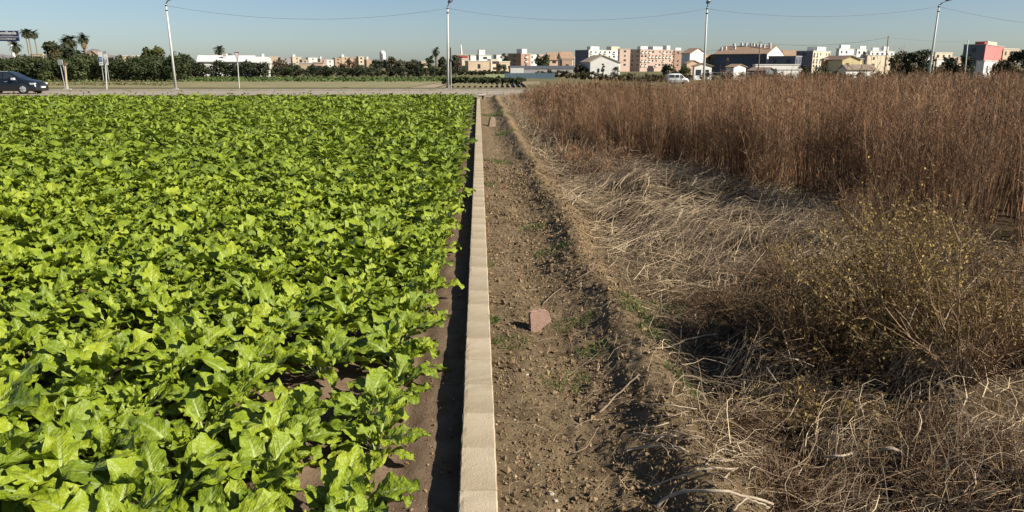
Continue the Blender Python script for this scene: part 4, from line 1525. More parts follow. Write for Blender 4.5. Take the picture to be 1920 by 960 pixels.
# ================================================================== BUILDINGS
M_GLASS = mat('window_glass', (0.035, 0.045, 0.06), (0.02, 0.026, 0.035), 2, .25, 0, spec=.5)
WALLC = {
    'white': mat('white_render', (0.80, 0.78, 0.73), (0.7, 0.68, 0.63), .6, .9),
    'cream': mat('cream_render', (0.72, 0.61, 0.44), (0.62, 0.52, 0.37), .6, .9),
    'beige': mat('beige_render', (0.60, 0.47, 0.33), (0.5, 0.39, 0.27), .6, .9),
    'tan': mat('tan_render', (0.55, 0.39, 0.27), (0.46, 0.33, 0.23), .6, .9),
    'pinkbrick': mat('pale_brick', (0.58, 0.43, 0.345), (0.5, 0.37, 0.295), .8, .92),
    'brick': mat('red_brick', (0.42, 0.265, 0.195), (0.34, 0.215, 0.155), .8, .92),
    'orange': mat('orange_render', (0.62, 0.38, 0.19), (0.55, 0.33, 0.16), .6, .9),
    'yellow': mat('yellow_render', (0.76, 0.63, 0.34), (0.7, 0.57, 0.3), .6, .9),
    'red': mat('red_render', (0.45, 0.085, 0.07), (0.38, 0.07, 0.06), .6, .85),
    'pink': mat('pink_render', (0.62, 0.23, 0.21), (0.56, 0.2, 0.185), .6, .9),
    'grey': mat('grey_render', (0.4, 0.385, 0.37), (0.32, 0.31, 0.3), .6, .9),
    'slate': mat('dark_slate', (0.16, 0.17, 0.2), (0.12, 0.13, 0.16), .6, .6),
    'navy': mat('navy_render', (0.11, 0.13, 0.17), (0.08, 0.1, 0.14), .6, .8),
    'blue': mat('blue_metal', (0.12, 0.18, 0.225), (0.09, 0.14, 0.18), .5, .6),
}
M_TILE = mat('clay_tile', (0.37, 0.25, 0.17), (0.27, 0.18, 0.12), 1.2, .9, .5, 8)
M_TILE2 = mat('grey_brown_tile', (0.27, 0.21, 0.16), (0.2, 0.15, 0.115), 1.2, .9, .5, 8)
M_TRIM = mat('pale_trim', (0.7, 0.67, 0.6), (0.6, 0.57, 0.5), 1, .85)


def bearing(px):
    d = ray(px, HZ)
    v = Vector((d.x, d.y))
    return v.normalized()


def cross2(a, b):
    return a.x * b.y - a.y * b.x


def building(name, label, xl, xm, xr, ytop, D, a, wall, roof='flat', ridge=0, win=True, wallr=None, tops=(), balc=False, floors=None, tile=None, depth=None, chim=0, walll=None, wcols=3.3, left_win=True, right_win=True, yb=None):
    """front corner at column xm, left face runs back to column xl, right face to xr. a = turn of the block (degrees)."""
    C3 = at(xm, ytop, D)
    gz = float(ground_z(C3.x, D))
    h = C3.z - gz
    C2 = Vector((C3.x, D))
    A = rad(a)
    dl, dr = Vector((-math.cos(A), math.sin(A))), Vector((math.sin(A), math.cos(A)))

    def length(dv, px):
        b = bearing(px)
        return abs(cross2(C2, b) / cross2(dv, b)) if abs(cross2(dv, b)) > 1e-4 else 8
    L1 = length(dl, xl) if xl is not None else (depth or 9)
    L2 = length(dr, xr) if xr is not None else (depth or 9)
    th = thing(name, label, 'building', (C2.x, C2.y, gz), -A)
    mw = WALLC[wall]
    # local block: x -L1..0, y 0..L2
    g = Geo()
    if roof == 'gable_x':        # ridge along local x, gable ends face +x
        g.prism([(0, -.3), (L2, -.3), (L2, h), (L2 / 2, h + ridge), (0, h)], 'x', -L1, 0)
    elif roof == 'gable_y':      # ridge along local y, gable end faces -y
        g.prism([(-L1, -.3), (0, -.3), (0, h), (-L1 / 2, h + ridge), (-L1, h)], 'y', 0, L2)
    else:
        g.box((-L1, 0, -.3), (0, L2, h))
    link('wall', g.mesh('wall'), mw, th)
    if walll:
        boxpart('dark_front_panel', (-L1 + .03, -.1, -.3), (-.03, 0, h - .05), WALLC[walll], th)
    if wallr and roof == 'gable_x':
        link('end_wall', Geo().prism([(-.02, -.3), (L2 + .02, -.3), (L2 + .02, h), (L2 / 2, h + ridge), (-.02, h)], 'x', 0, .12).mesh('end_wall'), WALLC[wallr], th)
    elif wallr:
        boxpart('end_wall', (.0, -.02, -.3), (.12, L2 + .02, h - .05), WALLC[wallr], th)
    o = .12 if not wallr else .24
    tl = tile or M_TILE
    if roof == 'flat':
        rf = boxpart('roof', (-L1 - .15, -.15, h), (o, L2 + .15, h + .22), M_TRIM if wall in ('white', 'cream', 'beige', 'yellow') else mat('roof_slab', (0.5, 0.44, 0.38), (0.4, 0.35, 0.3), 1, .9), th)
        for (fx0, fx1, fy0, fy1, hh, col) in tops:
            boxpart('penthouse', (-L1 * (1 - fx0), L2 * fy0, h + .2), (-L1 * (1 - fx1), L2 * fy1, h + hh), WALLC[col], th)
    else:
        e = .35
        g = Geo()
        t = .16
        if roof == 'gable_x':
            sl = ridge / (L2 / 2)
            g.prism([(-e, h - e * sl + .02), (L2 / 2, h + ridge + .02), (L2 + e, h - e * sl + .02), (L2 + e, h - e * sl + t), (L2 / 2, h + ridge + t), (-e, h - e * sl + t)], 'x', -L1 - .3, .3)
        else:
            sl = ridge / (L1 / 2)
            g.prism([(-L1 - e, h - e * sl + .02), (-L1 / 2, h + ridge + .02), (e, h - e * sl + .02), (e, h - e * sl + t), (-L1 / 2, h + ridge + t), (-L1 - e, h - e * sl + t)], 'y', -.3, L2 + .3)
        rf = link('roof', g.mesh('roof'), tl, th)
        rr = random.Random(len(label))
        for i in range(chim):
            f = (i + .5 + rr.uniform(-.2, .2)) / chim
            if roof == 'gable_x':
                yy = L2 * rr.uniform(.18, .52)
                z = h + ridge * (1 - abs(yy - L2 / 2) / (L2 / 2))
                c = (-L1 * f, yy)
            else:
                xx = -L1 * rr.uniform(.3, .7)
                z = h + ridge * (1 - abs(xx + L1 / 2) / (L1 / 2))
                c = (xx, L2 * f)
            boxpart('chimney', (c[0] - .35, c[1] - .35, z - .3), (c[0] + .35, c[1] + .35, z + 1.15), WALLC['white'], th)
    if win:
        nf = floors or max(1, int(round(h / 3.0)))
        fh = h / nf
        rr = random.Random(len(label) * 7)

        def window(ax, c, z0, w, hh):
            if ax == 'y':     # on face y=0
                yo = -.1 if walll else 0
                wd = boxpart('window', (c - w / 2, yo - .05, z0), (c + w / 2, yo + .05, z0 + hh), M_GLASS, th)
            else:
                xo = 0 if not wallr else .12
                wd = boxpart('window', (xo - .05, c - w / 2, z0), (xo + .05, c + w / 2, z0 + hh), M_GLASS, th)
            return wd
        for fl in range(nf):
            z0 = fl * fh + fh * .32
            if z0 < 1.2 and nf > 1 and gz + z0 < -.2:
                continue
            for ax, Ln, ok in (('y', L1, left_win), ('x', L2, right_win)):
                if not ok or Ln < 2.2:
                    continue
                nc = max(1, int(Ln / wcols))
                for c in range(nc):
                    if rr.random() < .1:
                        continue
                    p = (c + .5) / nc * Ln
                    w = rr.choice((.9, 1.1, 1.5))
                    window(ax, -p if ax == 'y' else p, z0, min(w, Ln / nc * .6), fh * .42)
                    if balc and rr.random() < .6:
                        if ax == 'x':
                            xo = .12 if wallr else 0
                            boxpart('balcony', (xo, p - .9, z0 - fh * .22), (xo + .5, p + .9, z0 + fh * .1), M_TRIM, th)
    return th


B = building
# --- far left sky-line
B('low_block', 'low beige block beyond the orchard near the slim palms', 56, 57, 83, 101, 240, 85, 'beige', floors=2, left_win=False)
B('tiled_house', 'tan house with tiled roof behind the thick palm', 160, 163, 186, 104, 230, 75, 'tan', 'gable_x', 1.3, floors=2, left_win=False)
B('low_block', 'small cream block behind the orchard left of the golden green tree', 224, 228, 257, 105, 240, 80, 'cream', floors=2, left_win=False)
for i, (x0, x1, yt, D, c, lb) in enumerate([
    (486, 509, 108, 420, 'white', 'small white block above the farmhouse roof'),
    (500, 524, 106, 640, 'beige', 'beige distant block right of the farmhouse'),
    (522, 546, 108, 600, 'grey', 'pale grey distant block above the brown bare tree'),
    (544, 566, 107, 620, 'cream', 'cream distant block behind the olive brown tree'),
    (562, 578, 112, 560, 'tan', 'tan distant block beside the cream distant block'),
    (574, 596, 108, 650, 'white', 'white distant block above the small dark tree'),
    (596, 612, 111, 600, 'pinkbrick', 'pinkish distant block above the ball shaped tree'),
    (608, 626, 112, 610, 'white', 'white distant block right of the pinkish block'),
    (624, 640, 109, 640, 'tan', 'brownish distant flats left of the bare brown tree'),
    (636, 656, 107, 660, 'beige', 'tall beige distant flats above the bare brown tree'),
    (652, 672, 108, 660, 'tan', 'tan distant flats right of the tall beige flats'),
    (668, 683, 106, 660, 'cream', 'cream distant flats left of the water tower'),
    (683, 700, 112, 560, 'tan', 'low tan block below the water tower'),
    (786, 802, 115, 500, 'beige', 'low beige block between the rounded olive tree and the palm'),
]):
    B('distant_block', lb, x0, x0 + 4, x1, yt, D, 72, c, wcols=5.0, left_win=False, tops=((.2, .5, .2, .5, 2.2, 'white'),) if i % 3 == 0 else ())
B('tan_house', 'long tan wall house below the pale distant blocks', 556, 560, 600, 119, 200, 80, 'beige', floors=1, left_win=False)
B('tan_house', 'tan house peeping between dark round trees', 584, 588, 606, 118, 190, 80, 'tan', floors=1, left_win=False)

# --- white farmhouse
B('farmhouse', 'long low white farmhouse with chimney behind the dark clipped trees', 366, 372, 476, 115, 150, 76, 'white', 'gable_y', 1.0, tile=WALLC['white'], floors=1, left_win=False, wcols=9, chim=0)
B('farmhouse_wing', 'white farmhouse wing with sloping roof at the end of the clipped trees', 462, 468, 508, 118, 146, 72, 'white', 'gable_y', 1.1, tile=WALLC['white'], floors=1, left_win=False, wcols=6)
B('farmhouse_porch', 'small white porch at the gap in the dark clipped trees', 484, 487, 506, 121, 128, 75, 'white', floors=1, left_win=False, wcols=3)
ch = at(417, 101, 151)
t = thing('chimney_stack', 'square white chimney on the farmhouse roof', 'chimney', (ch.x, 152.5, 0))
boxpart('shaft', (-.32, -.32, 2.9), (.32, .32, ch.z - .2), WALLC['white'], t)
boxpart('cap', (-.4, -.4, ch.z - .2), (.4, .4, ch.z), M_TRIM, t)

# --- white water tower
wt = at(717, 95, 420)
t = thing('water_tower', 'slim white round topped tower above the trees', 'tower', (wt.x, 420, 0))
r_ = 11 / 1437 * 420 / 2
link('shaft', Geo().lathe([(r_ * .8, -.2), (r_ * .8, wt.z * .45), (r_, wt.z * .5), (r_, wt.z - 1.3), (r_ * .85, wt.z - .5), (r_ * .45, wt.z)], 20).mesh('shaft', True), WALLC['white'], t)
for k in range(4):
    boxpart('window', (-.3 + (k % 2) * .1, -r_ - .06, wt.z * .55 + k * .75), (.25 + (k % 2) * .1, -r_ + .4, wt.z * .55 + k * .75 + .4), M_GLASS, t)

# --- centre
B('red_roofed_building', 'dark red flat block with white mast behind the broad dark tree', 849, 853, 877, 104, 300, 70, 'red', floors=3, left_win=False)
B('cream_block', 'narrow cream block with dark doorway right of the red block', 862, 866, 878, 111, 240, 68, 'cream', floors=2, left_win=True)
B('beige_warehouse', 'long beige warehouse wall with two dark openings', 872, 878, 918, 115, 236, 68, 'beige', floors=1, wcols=9, left_win=True)
B('white_block', 'white cube house above the beige warehouse, beside the red block', 879, 882, 894, 104, 290, 65, 'white', floors=3)
B('white_block', 'larger white stepped house above the beige warehouse', 893, 898, 921, 104, 280, 65, 'white', tops=((.1, .6, .1, .6, 2.0, 'white'),), floors=3)
B('beige_house', 'beige flat house at the end of the warehouse', 914, 920, 934, 112, 250, 62, 'cream', floors=2)
B('low_shed', 'low beige shed next to the brown brick block', 930, 936, 956, 116, 240, 60, 'beige', floors=1)
B('brick_block', 'brown brick apartment block with sunlit orange side and white roof room', 952, 977, 995, 101, 290, 40, 'brick', tops=((.6, 1, .1, .6, 1.8, 'white'),), floors=4, balc=True)
B('gabled_house', 'tan gabled house behind the large leafy tree', 1024, 1028, 1050, 108, 260, 62, 'tan', 'gable_y', 1.6, floors=2)
B('gabled_house', 'cream gabled house with clay tiles above the red garden wall', 1046, 1052, 1075, 107, 255, 62, 'cream', 'gable_y', 1.6, floors=2)
B('red_garden_house', 'low red walled house below the cream gable', 1050, 1054, 1073, 113, 235, 66, 'brick', floors=1)
B('warehouse', 'long low warehouse with dark eaves and white door panel behind the blue fence', 954, 957, 1075, 127, 190, 84, 'grey', floors=1, win=False)
_w = [o for o in bpy.data.objects if o.name.startswith('warehouse')][0]
_rf = [c for c in _w.children if c.name.startswith('roof')][0]
_rf.scale.z = .75
_rf.data = _rf.data.copy()
_rf.data.materials[0] = WALLC['slate']
p0, p1 = at(957, 127.5, 188.5), at(982, 137, 188.5)
t = thing('warehouse_door', 'white sliding door on the low warehouse wall above the blue fence', 'door', (p0.x, 188.2, 0))
boxpart('sheet', (0, 0, float(ground_z(p0.x, 188))), (p1.x - p0.x, .12, p0.z), WALLC['white'], t)
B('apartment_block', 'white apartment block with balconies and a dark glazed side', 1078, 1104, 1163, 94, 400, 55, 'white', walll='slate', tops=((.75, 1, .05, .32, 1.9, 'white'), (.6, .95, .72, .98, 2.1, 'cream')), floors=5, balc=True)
B('apartment_tower', 'pale brick stair tower at the end of the white apartment block', 1158, 1162, 1181, 92, 396, 62, 'pinkbrick', floors=5, left_win=False, wcols=4)
B('brick_flats', 'wide pale brick block of flats with white roof rooms and dark shaded side', 1180, 1201, 1265, 93, 400, 55, 'pinkbrick', tops=((.7, 1, .0, .2, 1.7, 'white'), (.5, 1, .35, .62, 1.7, 'white'), (.6, 1, .74, .84, 2.3, 'white')), floors=5, balc=True, wcols=2.6)
B('orange_flats', 'orange brick end block beside the wide pale brick flats', 1262, 1265, 1277, 95, 398, 60, 'brick', floors=5, left_win=False, tops=((.1, .9, .1, .9, 1.5, 'white'),))
B('white_gabled_house', 'white gabled farmhouse with tiled roof behind the dead weeds', 1100, 1107, 1163, 117, 205, 74, 'white', 'gable_y', 0.1, win=False)
g_ = None

# --- right half
B('gabled_white_house', 'tall white gabled house with brown roof left of the row of houses', 1277, 1294, 1322, 100, 262, 52, 'white', 'gable_x', 1.7, floors=3, right_win=False)
B('cream_house', 'cream house wedged beside the lamp post and the row of houses', 1318, 1322, 1338, 103, 258, 62, 'orange', floors=3, left_win=False, wcols=5)
B('row_houses', 'long dark fronted row of houses with brown tiled roof and many white chimneys', 1338, 1438, 1467, 101, 240, 36, 'navy', 'gable_x', 2.7, floors=3, chim=13, wallr='white', right_win=False, wcols=2.4)
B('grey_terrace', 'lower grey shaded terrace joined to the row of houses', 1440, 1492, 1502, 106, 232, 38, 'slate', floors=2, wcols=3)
B('dark_block', 'dark fronted flat block with sunlit cream side behind the orange house', 1491, 1525, 1555, 96, 262, 42, 'cream', walll='slate', floors=4, tops=((.3, .9, .3, .8, 1.6, 'white'),), balc=True, right_win=True, wcols=3)  # slate panel puts the shade of the unlit front into its colour
B('tiled_block', 'tan block with low tiled roof behind the grey terrace', 1464, 1469, 1492, 101, 300, 64, 'tan', 'gable_y', 1.3, floors=3, left_win=False)
B('white_town_house', 'tall white house with stepped roof behind the yellow gable', 1565, 1574, 1598, 92, 290, 56, 'white', floors=4, tops=((.3, 1, .1, .7, 1.6, 'white'),))
B('white_town_house', 'narrow white house right of the stepped white house', 1602, 1607, 1622, 93, 300, 58, 'white', floors=4, tops=((.2, .9, .3, .9, 1.4, 'white'),))
B('white_town_house', 'wide white house with roof terraces left of the dark tree clump', 1624, 1632, 1674, 96, 300, 60, 'white', floors=4, tops=((.2, .9, .1, .35, 1.4, 'white'), (.2, .9, .55, .75, 1.9, 'white')))
B('cream_town_house', 'cream house below the wide white house', 1622, 1627, 1672, 104, 262, 66, 'cream', floors=3, left_win=False, wcols=4.5)
B('orange_house', 'orange house with small windows joined to the yellow gable', 1541, 1545, 1582, 111, 190, 76, 'orange', floors=2, left_win=False, wcols=3)
B('yellow_gabled_house', 'pale yellow gabled house behind the white shed', 1576, 1580, 1618, 111, 188, 74, 'yellow', 'flat', 0, floors=2, left_win=False, wcols=6)
B('white_shed', 'long low white shed with brown roof and dark end', 1575, 1587, 1641, 129, 160, 68, 'white', 'gable_y', .75, tile=M_TILE2, win=False)
B('white_cottage', 'small white gabled cottage behind the lamp post rising from the weeds', 1299, 1302, 1335, 124, 175, 76, 'white', 'gable_x', .6, floors=1, wcols=2.2, left_win=False)
B('white_cottage', 'white gabled cottage in front of the row of houses', 1362, 1376, 1399, 126, 180, 52, 'white', 'gable_x', .6, win=False)
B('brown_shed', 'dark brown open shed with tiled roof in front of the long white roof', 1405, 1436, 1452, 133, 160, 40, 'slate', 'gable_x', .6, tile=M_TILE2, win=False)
B('long_shed', 'long low building with white fascia below the grey terrace', 1412, 1417, 1498, 122, 185, 80, 'white', floors=1, wcols=6, left_win=False)
B('white_yard_wall', 'white yard wall with dark opening right of the brown shed', 1452, 1457, 1503, 131, 156, 80, 'white', floors=1, wcols=7, left_win=False)
B('red_building', 'red modern building with dark shaded front and flat pink sunlit side', 1802, 1848, 1877, 84, 215, 42, 'red', floors=3, walll='slate', wallr='pink', right_win=False, tops=((.3, .75, .2, .7, 1.1, 'red'), (.6, .8, .3, .8, 1.3, 'cream')), balc=False, wcols=4)  # dark of the sunless front is painted as a slate panel
B('low_white_house', 'low white house in front of the red building', 1830, 1846, 1871, 115, 196, 50, 'white', floors=1, win=True, wcols=4)
B('pale_block', 'pale cream block seen past the leaning lamp post', 1748, 1754, 1783, 99, 280, 64, 'cream', floors=3, left_win=False)
B('white_low_block', 'white low block below the pale cream block', 1752, 1757, 1778, 112, 240, 64, 'white', floors=2, left_win=False)
B('white_corner_house', 'beige house right of the pink wall', 1877, 1882, 1906, 92, 240, 60, 'beige', floors=3, left_win=False)
B('tiled_low_house', 'low tan tiled house between the cottages and the flats', 1283, 1288, 1312, 119, 220, 62, 'tan', 'gable_x', .8, floors=1)

_r = random.Random(77)
for (xa, xb, lab, grp) in [(925, 1085, 'pale far town block behind the warehouses and gabled houses', 'far town blocks behind the warehouses'), (1455, 1800, 'pale far town block behind the terrace and white houses', 'far town blocks behind the terrace'), (1270, 1345, 'pale far town block behind the white gabled house', 'far town blocks behind the gabled house')]:
    x = xa
    while x < xb:
        w = _r.uniform(13, 26)
        b_ = B('town_block', lab, x, x + w * .25, x + w, _r.uniform(101, 108), _r.uniform(430, 520), _r.uniform(50, 68), _r.choice(('white', 'cream', 'white', 'beige', 'pinkbrick')), wcols=4.5)
        b_['group'] = grp
        x += w * _r.uniform(.8, 1.15)

# extra gable fronts (triangular house fronts turned to the camera)
def gable_front(name, label, x0, xp, x1, ye, yp, D, wall, deep=9, tile=None):
    a, p, b = at(x0, ye, D), at(xp, yp, D), at(x1, ye, D)
    gz = float(ground_z(p.x, D))
    th = thing(name, label, 'building', (a.x, D, gz), rad(8))
    w = (b.x - a.x) * 1.01
    q = p.x - a.x
    he, hp_ = a.z - gz, p.z - gz
    link('wall', Geo().prism([(0, -.3), (w, -.3), (w, he), (q, hp_), (0, he)], 'y', 0, deep).mesh('wall'), WALLC[wall], th)
    s1, s2 = (hp_ - he) / q, (hp_ - he) / (w - q)
    link('roof', Geo().prism([(-.4, he - .4 * s1 + .02), (q, hp_ + .02), (w + .4, he - .4 * s2 + .02), (w + .4, he - .4 * s2 + .2), (q, hp_ + .2), (-.4, he - .4 * s1 + .2)], 'y', -.25, deep + .2).mesh('roof'), tile or M_TILE, th)
    return th, w, he


th, w, he = gable_front('white_gabled_barn', 'broad bright white gable end of a farmhouse with cypress in front', 1107, 1131, 1161, 116, 104, 202, 'white', tile=WALLC['beige'])
boxpart('window', (w * .25, -.05, 1.4), (w * .33, .05, 2.4), M_GLASS, th)
th, w, he = gable_front('yellow_gable_front', 'pale yellow gable end with one window above the white shed', 1580, 1598, 1616, 112, 105, 184, 'yellow')
boxpart('window', (w * .2, -.05, he * .55), (w * .38, .05, he * .82), M_GLASS, th)

# blue fence and graffiti wall by the warehouse
def panel_fence(name, label, x0, x1, y0, y1, D, m, n, cat='fence', deep=.12):
    a, b = at(x0, y0, D), at(x1, y0, D)
    zb = float(ground_z((a.x + b.x) / 2, D))
    th = thing(name, label, cat, (a.x, D, zb))
    w = (b.x - a.x) / n
    for i in range(n):
        boxpart('panel', (i * w + .015, 0, -.1), ((i + 1) * w - .015, deep, a.z - zb), m, th)
    return th


panel_fence('blue_fence', 'blue metal panel fence in front of the low warehouse', 946, 1040, 137, 150, 128, WALLC['blue'], 14)
t = panel_fence('graffiti_wall', 'pale yellow green painted garden wall left of the blue fence', 910, 946, 139, 146, 130, mat('graffiti_wall_paint', (0.5, 0.52, 0.25), (0.3, 0.38, 0.2), 1.4, .9), 6, 'wall')
panel_fence('pale_wall', 'short pale concrete wall at the end of the bushes', 975, 1012, 153, 158, 84, M_CONC, 4, 'wall')
panel_fence('far_low_wall', 'long low pale wall glimpsed over the dead weeds before the dark trees', 1585, 1760, 146, 148, 92, M_CONC, 12, 'wall')

# wire yard fence near the van
t = thing('wire_fence', 'grey wire mesh yard fence behind the van', 'fence', (0, 0, 0))
for i in range(9):
    q = at(1324 + i * 11, 135, 150)
    gz = float(ground_z(q.x, 150))
    link('post', Geo().tube([(q.x, 150, gz - .1), (q.x, 150, q.z)], .05, 6).mesh('post'), mat('galvanised', (0.5, 0.52, 0.53), (0.42, 0.44, 0.45), 3, .5, metal=.3), t)
    if i < 8:
        q2 = at(1324 + (i + 1) * 11, 135, 150)
        for zz in (.25, .6, .95):
            link('rail', Geo().tube([(q.x, 150, gz + (q.z - gz) * zz), (q2.x, 150, gz + (q2.z - gz) * zz)], .025, 5).mesh('rail'), MATS['galvanised'], t)

# ================================================================== LAMP POSTS AND WIRES
M_POLE = mat('pole_paint', (0.66, 0.66, 0.62), (0.56, 0.56, 0.52), 2, .5, spec=.4)
M_LAMPH = mat('lamp_dark', (0.045, 0.05, 0.055), (0.03, 0.033, 0.037), 4, .5)
M_LAMPG = mat('lamp_cover', (0.8, 0.82, 0.84), (0.7, 0.72, 0.75), 4, .35)
M_WIRE = mat('wire_dark', (0.2, 0.22, 0.23), (0.16, 0.18, 0.19), 4, .7)
POLEY = 67.5
attach = []


def lamp_post(label, pxb, pxt, yt, adir, alen, lean=True):
    b = at(pxb, 122, POLEY)
    gz = float(ground_z(b.x, POLEY))
    tp = at(pxt, yt, POLEY)
    th = thing('lamp_post', label, 'lamp post', (b.x, POLEY, gz))
    lx = tp.x - b.x
    H = tp.z - gz
    link('pole', Geo().tube([(0, 0, -.1), (lx * .5, 0, H * .5), (lx, 0, H)], [.11, .09, .065], 12).mesh('pole', True), M_POLE, th)
    boxpart('base_plate', (-.2, -.2, -.05), (.2, .2, .06), M_POLE, th)
    # dark clamps
    for k in (.93, .985):
        link('clamp', Geo().lathe([(.085, -.05), (.1, -.03), (.1, .03), (.085, .05)], 10, loc=(lx * k, 0, H * k)).mesh('clamp'), M_LAMPH, th)
    # arm rising to the lamp head
    ca, sa = math.cos(adir), math.sin(adir)
    A_ = [(lx, 0, H), (lx + ca * alen * .2, sa * alen * .2, H + .22), (lx + ca * alen * .55, sa * alen * .55, H + .45)]
    link('arm', Geo().tube(A_, [.05, .045, .04], 8).mesh('arm', True), M_LAMPH, th)
    g = Geo()
    prof = [(0, .1, .05), (.12, .16, .1), (.5, .21, .13), (.85, .2, .12), (1.0, .1, .06)]
    rings = []
    for (x, w, h) in prof:
        rings += [(x * .95, -w, 0), (x * .95, -w * .7, h), (x * .95, w * .7, h), (x * .95, w, 0), (x * .95, w * .6, -h * .5), (x * .95, -w * .6, -h * .5)]
    f = []
    for i in range(4):
        for j in range(6):
            k = (j + 1) % 6
            f.append((i * 6 + j, i * 6 + k, (i + 1) * 6 + k, (i + 1) * 6 + j))
    f.append(tuple(range(6))[::-1])
    f.append(tuple(range(24, 30)))
    g.add(rings, f)
    hd = link('lamp_head', g.mesh('lamp_head'), M_LAMPH, th, (lx + ca * alen * .45, sa * alen * .45, H + .38), (0, -.3, adir))
    link('lamp_cover', Geo().lathe([(.17, 0), (.16, .06), (.1, .11), (.03, .12)], 12).mesh('lamp_cover', True), M_LAMPG, hd, (.72, 0, .1), None, (1.5, 1, 1))
    attach.append(Vector((b.x + lx, POLEY, gz + H * .985)))
    return th


lamp_post('white lamp post rising beside the orchard, at the stubble field corner', 325, 311, 8, math.pi / 2, 1.5)
lamp_post('white lamp post standing by the thin dark post and ploughed strip', 839, 839.5, 13, math.pi / 2 - .15, 1.5)
lamp_post('white lamp post rising from the dead weeds near the white van', 1321, 1326, 14, math.pi / 2 - .35, 1.5)
lamp_post('leaning white lamp post with its lamp arm turned away from the road', 1744, 1761, 10, .25, 1.6)


def wire(a, b, sag, r, label, group):
    n = 22
    P = []
    for i in range(n):
        t_ = i / (n - 1)
        p = a.lerp(b, t_)
        P.append((p.x - a.x, p.y - a.y, p.z - a.z - sag * 4 * t_ * (1 - t_)))
    o = link('overhead_wire', Geo().tube(P, r, 5).mesh('overhead_wire', True), M_WIRE, None, a)
    return tag(o, label, 'wire', group)


for i in range(3):
    wire(attach[i], attach[i + 1], [1.0, .98, .75][i] , .012, ['sagging dark wire from the orchard lamp post to the next post', 'sagging dark wire from the post by the ploughed strip to the one near the van', 'sagging dark wire ending at the leaning lamp post'][i], 'overhead wires between lamp posts')
wire(attach[3], at(2120, 55, 66), .5, .012, 'dark wire leaving the leaning lamp post past the red building', 'overhead wires between lamp posts')

# wooden utility posts among the houses
up = []
for (pb, yb_, pt, yt, D, lab) in [(1423, 126, 1425.5, 77, 150, 'thin wooden utility post before the row of houses'), (1660, 130, 1666, 67, 140, 'leaning wooden utility post before the dark tree clump'), (1812, 112, 1815, 75, 150, 'pale utility post in front of the red building')]:
    a, b = at(pb, 122, D), at(pt, yt, D)
    gz = float(ground_z(a.x, D))
    o = link('utility_post', Geo().tube([(0, 0, -.1), ((b.x - a.x) * .5, 0, (b.z - gz) * .5), (b.x - a.x, 0, b.z - gz)], [.14, .12, .09], 8).mesh('utility_post', True), M_PTRUNK if 'pale' not in lab else M_POLE, None, (a.x, D, gz))
    tag(o, lab, 'utility post')
    up.append(Vector((b.x, D, b.z - .3)))
wire(at(1250, 103, 170), up[0], .35, .022, 'thin wire climbing over the flats to the thin wooden post', 'wires between utility posts')
wire(up[0], up[1], .9, .022, 'thin wire from the thin wooden post to the leaning wooden post', 'wires between utility posts')
wire(up[1], up[2], .25, .022, 'thin wire from the leaning wooden post to the pale post', 'wires between utility posts')

# thin dark-topped post, mast, antennas
q = gnd(846, 167)
t = thing('signal_post', 'thin grey post with dark top section beside the lamp post at the ploughed strip', 'post', (q.x, q.y, 0))
zt = at(846, 89, q.y).z
link('shaft', Geo().tube([(0, 0, -.1), (0, 0, zt * .68)], [.05, .04], 8).mesh('shaft'), MATS['galvanised'], t)
link('top_section', Geo().tube([(0, 0, zt * .66), (0, 0, zt)], [.06, .05], 8).mesh('top_section'), M_LAMPH, t)
q = at(864, 84, 305)
t = thing('roof_mast', 'slim white mast rising above the dark red block', 'mast', (q.x, 305, 0))
link('pole', Geo().tube([(.4, 0, -.1), (.15, 0, q.z * .7), (0, 0, q.z)], [.5, .38, .22], 8).mesh('pole', True), WALLC['white'], t)
boxpart('base_room', (-3.2, -.9, -.1), (3.0, 1.2, at(864, 102, 305).z), WALLC['cream'], t)

# ================================================================== SIGNS
M_SIGNW = mat('sign_white', (0.78, 0.78, 0.76), (0.7, 0.7, 0.68), 3, .6)
M_SIGNB = mat('sign_blue', (0.05, 0.16, 0.42), (0.04, 0.13, 0.36), 3, .55)
M_SIGNG = mat('sign_back', (0.42, 0.43, 0.42), (0.34, 0.35, 0.34), 3, .5, metal=.2)
M_SIGNR = mat('sign_red', (0.32, 0.03, 0.035), (0.27, 0.025, 0.03), 3, .55)
M_SIGNK = mat('sign_dark', (0.04, 0.04, 0.045), (0.03, 0.03, 0.03), 3, .6)


def text(body, size, m, parent, loc, rot, name='lettering', align='LEFT', bold=0.0):
    cu = bpy.data.curves.new('lettering', 'FONT')
    cu.body = body
    cu.size = size
    cu.align_x = align
    cu.extrude = .004
    cu.offset = bold
    tmp = bpy.data.objects.new('tmp', cu)
    COL.objects.link(tmp)
    dg = bpy.context.evaluated_depsgraph_get()
    me = bpy.data.meshes.new_from_object(tmp.evaluated_get(dg))
    bpy.data.objects.remove(tmp)
    me.materials.clear()
    return link(name, me, m, parent, loc, rot)


# billboard
D = 170
c0, c1 = at(-46, 57.5, D), at(35.5, 77, D)
t = thing('billboard', 'dark blue roadside billboard with white lettering on a white column', 'billboard', (c0.x, D, 0))
W_, zt, zb = c1.x - c0.x, c0.z, c1.z
M_NAVY = mat('billboard_navy', (0.028, 0.03, 0.095), (0.022, 0.024, 0.08), 2, .5)
boxpart('board', (0, 0, zb), (W_, .35, zt), M_NAVY, t)
boxpart('stripe', (0, -.03, zb + (zt - zb) * .385), (W_, .05, zb + (zt - zb) * .43), M_SIGNW, t)
H_ = zt - zb
text('comdilanda', H_ * .42, M_SIGNW, t, (W_ * .965, -.02, zb + H_ * .66), (math.pi / 2, 0, 0), align='RIGHT', bold=.025)
text('www.comdilanda.com', H_ * .17, M_SIGNW, t, (W_ * .93, -.02, zb + H_ * .16), (math.pi / 2, 0, 0), align='RIGHT', bold=.012)
